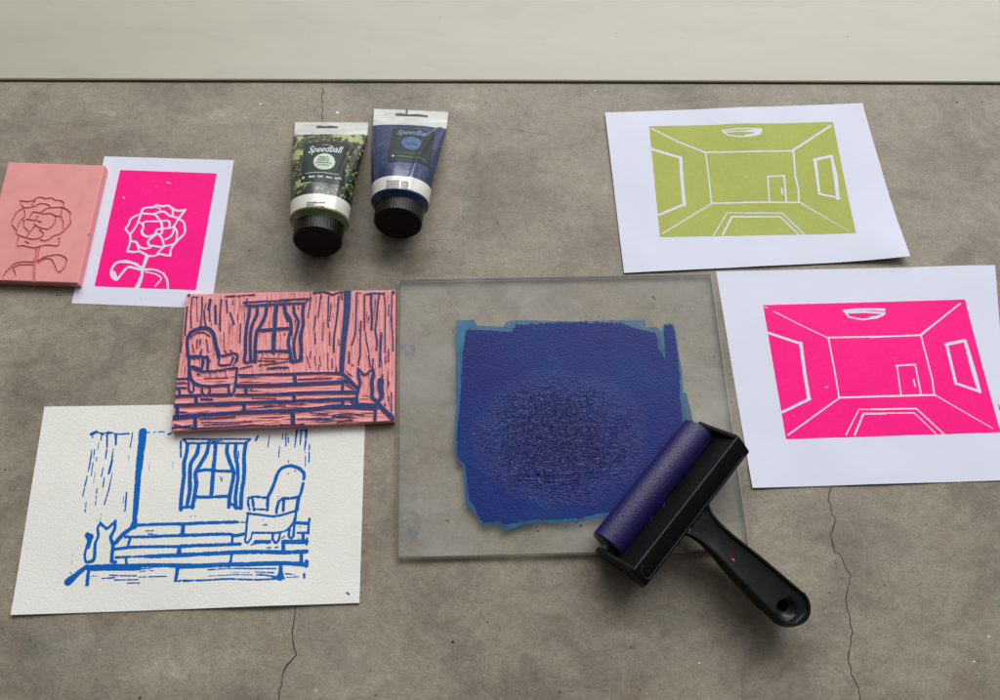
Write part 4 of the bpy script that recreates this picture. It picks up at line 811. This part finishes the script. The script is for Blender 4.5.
def make_tube(spec):
    c0 = unp(np.array(spec['crimp']), .002); c1 = unp(np.array(spec['capend']), .019)
    d = c0 - c1; L = np.linalg.norm(d); ang = math.atan2(d[1], d[0]) - math.pi / 2
    fr = Frame(c0, ang); root = empty('ink_tube', spec['label'], 'ink tube', c0, ang)
    spec = dict(spec); spec['band'] = (L - .0335, L - .0222)
    tc0 = L - .0170                       # cap starts
    ts = tc0 - .0030                      # shoulder starts
    W0 = spec['w0']; W1 = .0206; B1 = .0192
    ridge = spec['ridge']
    def half(t):
        s_ = np.clip((t - .010) / (ts - .010), 0, 1); a = W0 + (W1 - W0) * s_ ** 1.15
        b = .0008 + (B1 - .0008) * np.sin(s_ * math.pi / 2) ** .95
        return a, b
    def top(x, t):
        a, b = half(t); q = np.clip(1 - (x / a) ** 2, 0, 1); z = .0006 + b + b * np.sqrt(q)
        fx = np.interp(t, ridge[0], ridge[1]); amp = np.interp(t, ridge[0], ridge[2])
        dd = (x - fx) / .0022; z = z + amp * (np.exp(-dd ** 2) - .55 * np.exp(-((x - fx + .0052) / .004) ** 2)) * np.clip(q * 6, 0, 1)
        return z + .0004 * np.clip(q * 4, 0, 1) * (fbm(x * 90, t * 60, 71) - .5) * np.clip((t - .01) / .02, 0, 1)
    def section(t, n=120):
        a, b = half(t); ph = np.linspace(0, 2 * math.pi, n, endpoint=False); x = a * np.cos(ph)
        z = np.where(np.sin(ph) >= 0, top(x, t), .0006 + b + b * np.sin(ph)); return x, z
    def loft(name, t0, t1, nt, mat, lift=0.0, color=None, n=160):
        V = []; A = []; Fc = []
        for t in np.linspace(t0, t1, nt):
            x, z = section(t, n); a, b = half(t); cz = .0006 + b; nrm = np.hypot(x, z - cz) + 1e-9
            x2 = x + lift * x / nrm; z2 = z + lift * (z - cz) / nrm
            V.append(np.column_stack([x2, np.full(n, -t), z2]))
            if color: A.append(color(x, t, np.linspace(0, 2 * math.pi, n, endpoint=False)))
        V = np.concatenate(V)
        for i in range(nt - 1):
            for k in range(n): Fc.append((i * n + k, (i + 1) * n + k, (i + 1) * n + (k + 1) % n, i * n + (k + 1) % n))
        return mobj(name, V, Fc, mat, root, True, np.concatenate(A) if color else None)
    # crimped end
    cl = .0075; G = bilinear(np.array([(-W0, .0), (W0, .0), (W0 - .0003, -cl - .0035), (-W0 + .0003, -cl - .0035)]), 90, 24)
    yy = -G[..., 1]; zz = .0022 + .0006 * fbm(G[..., 0] * 60, yy * 60, 5) + .00012 * np.sin(yy * 2 * math.pi / .0012) * (yy < cl)
    slab(G, zz, zz * 0 + .0006, 'crimp', M['clear'], root)
    def slot(x0, x1, y0, y1, name='hang_slot', mat=M['smalltext']):
        pts = [(x0 + (x1 - x0) * k / 12, y1 + .0003 * math.sin(k)) for k in range(13)] + [(x1 - (x1 - x0) * k / 12, y0) for k in range(13)]
        n = len(pts); V = [(x, y, .0030) for x, y in pts] + [(x, y, .0020) for x, y in pts]
        mobj(name, V, [tuple(range(n))] + [(i, i + n, (i + 1) % n + n, (i + 1) % n) for i in range(n)], mat, root)
    for a in spec['slots']: slot(*a)
    loft('bare_end', cl, spec['art0'] + .001, 12, M['clear'])
    loft('body', spec['art0'], spec['band'][0] + .001, 230, M['tube_art'], .00008, spec['color'], 300)
    loft('band', spec['band'][0], spec['band'][1], 24, M['band'], .00016)
    loft('shoulder', spec['band'][1] - .001, ts, 12, spec['shoulder'])
    cz = .0006 + B1
    lathe_y('neck', [(-tc0 - .002, .016), (-tc0 + .0005, .0178), (-ts - .0002, .0212), (-ts + .0006, .0214)], spec['shoulder'], root, 0, cz)
    fl = lambda i, y: 1 - .016 * (i % 2)
    capo = empty_child('cap', root)
    rc = .0176; nf = 176; prof = [(-L, rc - .0018), (-L + .0002, rc - .0008), (-L + .001, rc), (-tc0 + .0006, rc + .0006), (-tc0 + .0012, rc - .0002), (-tc0 + .0012, rc - .003)]
    cap = lathe_y('cap', [(-L + .0008, .002), (-L + .0006, rc - .003)] + prof, M['cap'], root, 0, cz - .0012, 208, True, lambda i, y: (1 - .009 * ((i // 2) % 2)) if -L + .0008 < y < -tc0 + .0009 else 1)
    tl = math.radians(-9); pv = Vector((0, -tc0, cz - rc)); cap.data.transform(Matrix.Translation(pv) @ Matrix.Rotation(tl, 4, 'X') @ Matrix.Translation(-pv))
    # drape helper: pixel of the photo -> point on the printed top surface
    def drape(px, lift):
        px = np.atleast_2d(np.array(px, float)); z = np.full(len(px), .02)
        for _ in range(14):
            L2 = np.array([fr.px(px[i], z[i]) for i in range(len(px))]); zn = np.array([top(L2[i, 0], -L2[i, 1]) for i in range(len(px))]); z = .5 * z + .5 * np.nan_to_num(zn, nan=.01)
        return L2
    def onto(P, lift):
        z = np.array([top(x, -y) for x, y in P]); return np.column_stack([P, z + lift])
    # label: quad given in photo pixels
    Lq = drape(spec['lab'], 0); Gq = bilinear(Lq, 40, 40)
    n = 41; Vq = onto(Gq.reshape(-1, 2), .00030)
    Iq = np.arange(n * n).reshape(n, n); Fq = np.stack([Iq[:-1, :-1].ravel(), Iq[:-1, 1:].ravel(), Iq[1:, 1:].ravel(), Iq[1:, :-1].ravel()], 1)
    lab = mobj('label', Vq, Fq, M['label'], root, True)
    ux = (Lq[1] - Lq[0] + Lq[2] - Lq[3]) / 2; uy = (Lq[0] - Lq[3] + Lq[1] - Lq[2]) / 2; cc = Lq.mean(0)
    def place(V2, u, v, scale=1.0, rot=0.0):
        """V2 in label units (1 = label width)"""
        return cc + (V2[:, :1] * scale + u) * ux + (V2[:, 1:2] * scale + v) * uy
    def put(name, V2, F2, u, v, mat, parent, lift=.00055, scale=1.0):
        return mobj(name, onto(place(V2, u, v, scale), lift), F2, mat, parent)
    Vt, Ft = text_mesh('Speedball', 1.0, .35, .012)
    wd = Vt[:, 0].max() - Vt[:, 0].min(); Vt = Vt[:, :2] - np.array([(Vt[:, 0].max() + Vt[:, 0].min()) / 2, 0]); 
    s_ = spec['textw'] / wd; Vt = Vt * np.array([s_, s_ * 1.25])
    # swash-like tilt of the wordmark
    Vt[:, 1] += Vt[:, 0] * .03
    put('writing', Vt, Ft, *spec['textat'], spec['textmat'], lab)
    # roundel
    k = 40; ring = np.array([(math.cos(2 * math.pi * i / k), math.sin(2 * math.pi * i / k)) for i in range(k)]); Vr = np.concatenate([[(0, 0)]] + [ring * (q / 4) for q in (1, 2, 3, 4)])
    Fr = [(0, 1 + i, 1 + (i + 1) % k) for i in range(k)] + [(1 + q * k + i, 1 + (q + 1) * k + i, 1 + (q + 1) * k + (i + 1) % k, 1 + q * k + (i + 1) % k) for q in range(3) for i in range(k)]
    rd = put('roundel', Vr * np.array(spec['rr']), Fr, *spec['rat'], spec['rmat'], lab, .00050)
    def bars(name, rows, mat, parent, lift):
        for (u0, u1, v, hh) in rows:
            V = []; Fc = []; u = u0
            while u < u1:
                w = random.uniform(.012, .03)
                for j in range(2):
                    for (du, dv) in ((0, 0), (1, 0), (1, 1), (0, 1)): pass
                k0 = len(V); V += [(u, v - hh / 2 * random.uniform(.6, 1)), (min(u + w, u1), v - hh / 2), (min(u + w, u1), v + hh / 2 * random.uniform(.6, 1)), (u, v + hh / 2)]; Fc.append((k0, k0 + 1, k0 + 2, k0 + 3)); u += w + random.uniform(.004, .014)
            P = place(np.array(V), 0, 0); mobj(name, onto(P, lift), Fc, mat, parent)
    bars('small_print', spec['rows1'], spec['rows1mat'], lab, .00075)
    bars('small_print', spec['rows2'], M['ghost'] if spec['blue'] else M['silver'], lab, .00055)
    dd = put('dot', Vr[:, :2] * .028, Fr, *spec['dot'], M['silver'], lab, .0006)
    # small print block on the white band
    Vb = []; Fb = []
    for (x0, x1, y0, y1) in spec['bandrows']:
        x = x0
        while x < x1:
            w = random.uniform(.8, 2.2); k0 = len(Vb); Vb += [(x, y0), (min(x + w, x1), y0), (min(x + w, x1), y1), (x, y1)]; Fb.append((k0, k0 + 1, k0 + 2, k0 + 3)); x += w + random.uniform(.2, .7)
    P = drape(np.array(Vb), 0); mobj('band_print', onto(P, .00045), Fb, M['smalltext'], root)
    return root
def empty_child(n, r): return None
def art_strokes(kind, t0, t1, n, seed):
    rs = np.random.default_rng(seed); out = []
    for _ in range(n):
        x = rs.uniform(-34, 34); t = rs.uniform(t0, t1) * 1000; a = rs.normal(.5 if kind == 'leaf' else .35, .55) + (0 if rs.random() < .6 else 1.6 if kind == 'leaf' else .2)
        L = rs.uniform(3, 9) if kind == 'leaf' else rs.uniform(2, 8); bend = rs.normal(0, .5); pts = []
        for k in range(5):
            u = k / 4 - .5; aa = a + bend * u; pts.append((x + L * u * math.cos(aa), t - L * u * math.sin(aa)))
        wmx = rs.uniform(.35, 1.0) if kind == 'leaf' else rs.uniform(.15, .38)
        out.append((np.array(pts), np.array([.15, .8, 1, .7, .1]) * wmx))
    return out
_cache = {}
def art_color(kind, t0, t1, bare, base, dark, mid):
    n = 2300 if kind == 'leaf' else 620
    gx = np.linspace(-36, 36, 260); gt = np.linspace(t0 * 1000, t1 * 1000, 330)
    G = np.stack(np.meshgrid(gx, gt), -1)
    st_ = art_strokes(kind, t0, t1, n, 5 if kind == 'leaf' else 9)
    st_ = [(P, W) for P, W in st_ if not any((P[2, 0] - bx) ** 2 / rx ** 2 + (P[2, 1] - bt) ** 2 / rt ** 2 < 1 for bx, bt, rx, rt in bare)]
    X = G * 1.0
    out = np.full(X.shape[:2], -9.)
    for P, W in st_:
        for i in range(4):
            a, b = P[i], P[i + 1]; d = b - a
            mk = (X[..., 0] > min(a[0], b[0]) - 1.5) & (X[..., 0] < max(a[0], b[0]) + 1.5) & (X[..., 1] > min(a[1], b[1]) - 1.5) & (X[..., 1] < max(a[1], b[1]) + 1.5)
            x = X[..., 0][mk]; y = X[..., 1][mk]
            if not len(x): continue
            t = np.clip(((x - a[0]) * d[0] + (y - a[1]) * d[1]) / (d @ d + 1e-9), 0, 1)
            out[mk] = np.maximum(out[mk], W[i] * (1 - t) + W[i + 1] * t - np.hypot(x - a[0] - t * d[0], y - a[1] - t * d[1]))
    def f(x, t, ph):
        # arc position across the tube so that the art wraps round it
        xx = np.clip((math.pi / 2 - np.where(ph > math.pi * 1.5, ph - 2 * math.pi, ph)) * 21, -36, 36) * .5 + x * 1000 * .6
        xx = np.clip(xx, -35.9, 35.9)
        j = np.clip((xx + 36) / 72 * 259, 0, 258.9); i = np.clip((t * 1000 - t0 * 1000) / ((t1 - t0) * 1000) * 329, 0, 328.9)
        j0 = j.astype(int); i0 = int(i); fj = j - j0; fi = i - i0
        v = (out[i0, j0] * (1 - fj) + out[i0, j0 + 1] * fj) * (1 - fi) + (out[i0 + 1, j0] * (1 - fj) + out[i0 + 1, j0 + 1] * fj) * fi
        k = np.clip(v / .3 + .5, 0, 1)[:, None]
        m2 = fbm(xx * .16, np.full_like(xx, t * 160), 81)[:, None]
        bs = np.array(base) * (1 - .25 * m2) + np.array(mid) * .25 * m2
        inb = np.zeros(len(xx), bool)
        for bx, bt, rx, rt in bare: inb |= ((xx - bx) ** 2 / rx ** 2 + (t * 1000 - bt) ** 2 / rt ** 2) < 1.1
        if kind == 'leaf': bs = np.where(inb[:, None], bs, bs * np.clip(.45 + 1.0 * m2, 0, 1))
        c = bs * (1 - k) + np.array(dark) * k
        return np.column_stack([c, np.ones(len(xx))])
    return f
gz = lambda L: [(280 + x / 4, 95 + y / 4) for x, y in L]
g8 = lambda x, y: (290 + x / 8.24, 115 + y / 8.24)
g9 = lambda x, y: (285 + x / 8.24, 185 + y / 8.24)
b8 = lambda x, y: (370 + x / 8.23, 100 + y / 8.23)
b9 = lambda x, y: (370 + x / 8.75, 170 + y / 8.75)
rows = lambda f, L: [(*f(x0, y0), *f(x1, y1)) for x0, x1, y0, y1 in L]
def brows(f, L): 
    out = []
    for x0, x1, y0, y1 in L:
        a = f(x0, y0); b = f(x1, y1); out.append((a[0], b[0], a[1], b[1]))
    return out
make_tube(dict(label='tube of green ink with leafy label, black cap towards the camera', crimp=(331.8, 122.6), capend=(317.6, 247.5), w0=.0290, blue=False,
    ridge=([0, .01, .03, .06, .09, .12], [.028, .026, .019, .0155, .014, .013], [0, .0008, .0022, .0016, .0006, .0]),
    slots=[(-.0115, .0050, -.0052, -.0038)], art0=.0125, shoulder=M['green_shoulder'],
    color=art_color('leaf', .011, .105, [(-23, 41, 7, 7), (-12, 75, 9, 4.0), (13, 16, 14, 3.2), (-24, 18, 4, 5), (22, 22, 8, 5)], (.33, .38, .14), (.014, .018, .011), (.20, .24, .10)),
    lab=[g8(122, 232), g8(478, 232), g8(452, 598), g8(88, 562)], textw=.80, textat=(.02, .27), textmat=M['silver'], rr=(.245, .20), rat=(.02, -.05), rmat=M['mint'],
    rows1=[(-.10, .12, .055, .022), (-.12, .14, .015, .022), (-.14, .14, -.03, .026), (-.19, .20, -.085, .026), (-.12, .14, -.14, .022)], rows1mat=M['smalltext'],
    rows2=[(-.38, .36, -.315, .016), (-.30, -.16, -.40, .045), (-.10, .03, -.40, .045), (.09, .22, -.40, .045), (.28, .42, -.40, .045), (-.07, .1, .40, .018)], dot=(-.43, -.40),
    bandrows=brows(g9, [(180, 262, 140, 150), (270, 335, 143, 150), (178, 240, 158, 167), (180, 330, 175, 183), (175, 330, 188, 197)])))
make_tube(dict(label='tube of dark blue ink with dark square label and round blue disc', crimp=(411.3, 110.6), capend=(397.8, 229.0), w0=.0297, blue=True,
    ridge=([0, .01, .03, .06, .09, .12], [.029, .0275, .0195, .0125, .008, .007], [0, .0006, .0017, .0017, .0008, .0]),
    slots=[(-.0120, .0135, -.0054, -.0040), (-.0042, -.0028, -.0034, .0004)], art0=.0185, shoulder=M['blue_shoulder'],
    color=art_color('wave', .017, .105, [(-20, 30, 9, 9), (0, 22, 4, 4)], (.007, .017, .075), (.04, .075, .19), (.014, .011, .10)),
    lab=[b8(186, 236), b8(538, 256), b8(494, 560), b8(143, 514)], textw=.80, textat=(.02, .37), textmat=M['bluegrey'], rr=(.235, .195), rat=(.01, .02), rmat=M['steelblue'],
    rows1=[(-.13, .13, .03, .02), (-.15, .15, -.02, .02)], rows1mat=M['blue_shoulder'],
    rows2=[(-.36, .34, -.28, .018), (-.30, .38, -.38, .03)], dot=(-.37, -.37),
    bandrows=brows(b9, [(145, 258, 92, 99), (145, 258, 107, 113), (145, 258, 121, 127), (145, 258, 135, 141), (140, 255, 149, 155), (138, 252, 162, 167), (275, 335, 100, 106), (275, 338, 114, 120), (275, 338, 128, 134), (275, 335, 142, 148), (272, 335, 156, 161)])))
# ------------------------------------------------------------------ light
w = bpy.data.worlds.new('World'); sc.world = w; w.use_nodes = True; bg = w.node_tree.nodes['Background']
wt = w.node_tree; tc = wt.nodes.new('ShaderNodeTexCoord'); dp_ = wt.nodes.new('ShaderNodeVectorMath'); dp_.operation = 'DOT_PRODUCT'
dp_.inputs[1].default_value = Vector((.25, .86, .45)).normalized(); wt.links.new(tc.outputs['Generated'], dp_.inputs[0])
rp = wt.nodes.new('ShaderNodeValToRGB'); wt.links.new(dp_.outputs['Value'], rp.inputs['Fac'])
el = rp.color_ramp.elements; el[0].position = .0; el[0].color = (.13, .12, .11, 1); el[1].position = .95; el[1].color = (2.5, 2.6, 2.8, 1)
e2 = el.new(.45); e2.color = (.31, .31, .31, 1)
wt.links.new(rp.outputs[0], bg.inputs[0]); bg.inputs[1].default_value = .53
def area(name, loc, target, sx, sy, power, col):
    l = bpy.data.lights.new(name, 'AREA'); l.shape = 'RECTANGLE'; l.size = sx; l.size_y = sy; l.energy = power; l.color = col
    o = bpy.data.objects.new(name, l); COL.objects.link(o); o.location = loc
    o.rotation_euler = (Vector(target) - Vector(loc)).to_track_quat('-Z', 'Y').to_euler(); return o
area('window_light', (.45, 2.3, 1.95), (0, .3, 0), 3.4, 1.2, 82, (1.0, .985, .96))
sc.view_settings.view_transform = 'Standard'; sc.view_settings.look = 'None'; sc.view_settings.exposure = 0; sc.view_settings.gamma = 1
sc.cycles.max_bounces = 8; sc.cycles.transparent_max_bounces = 12
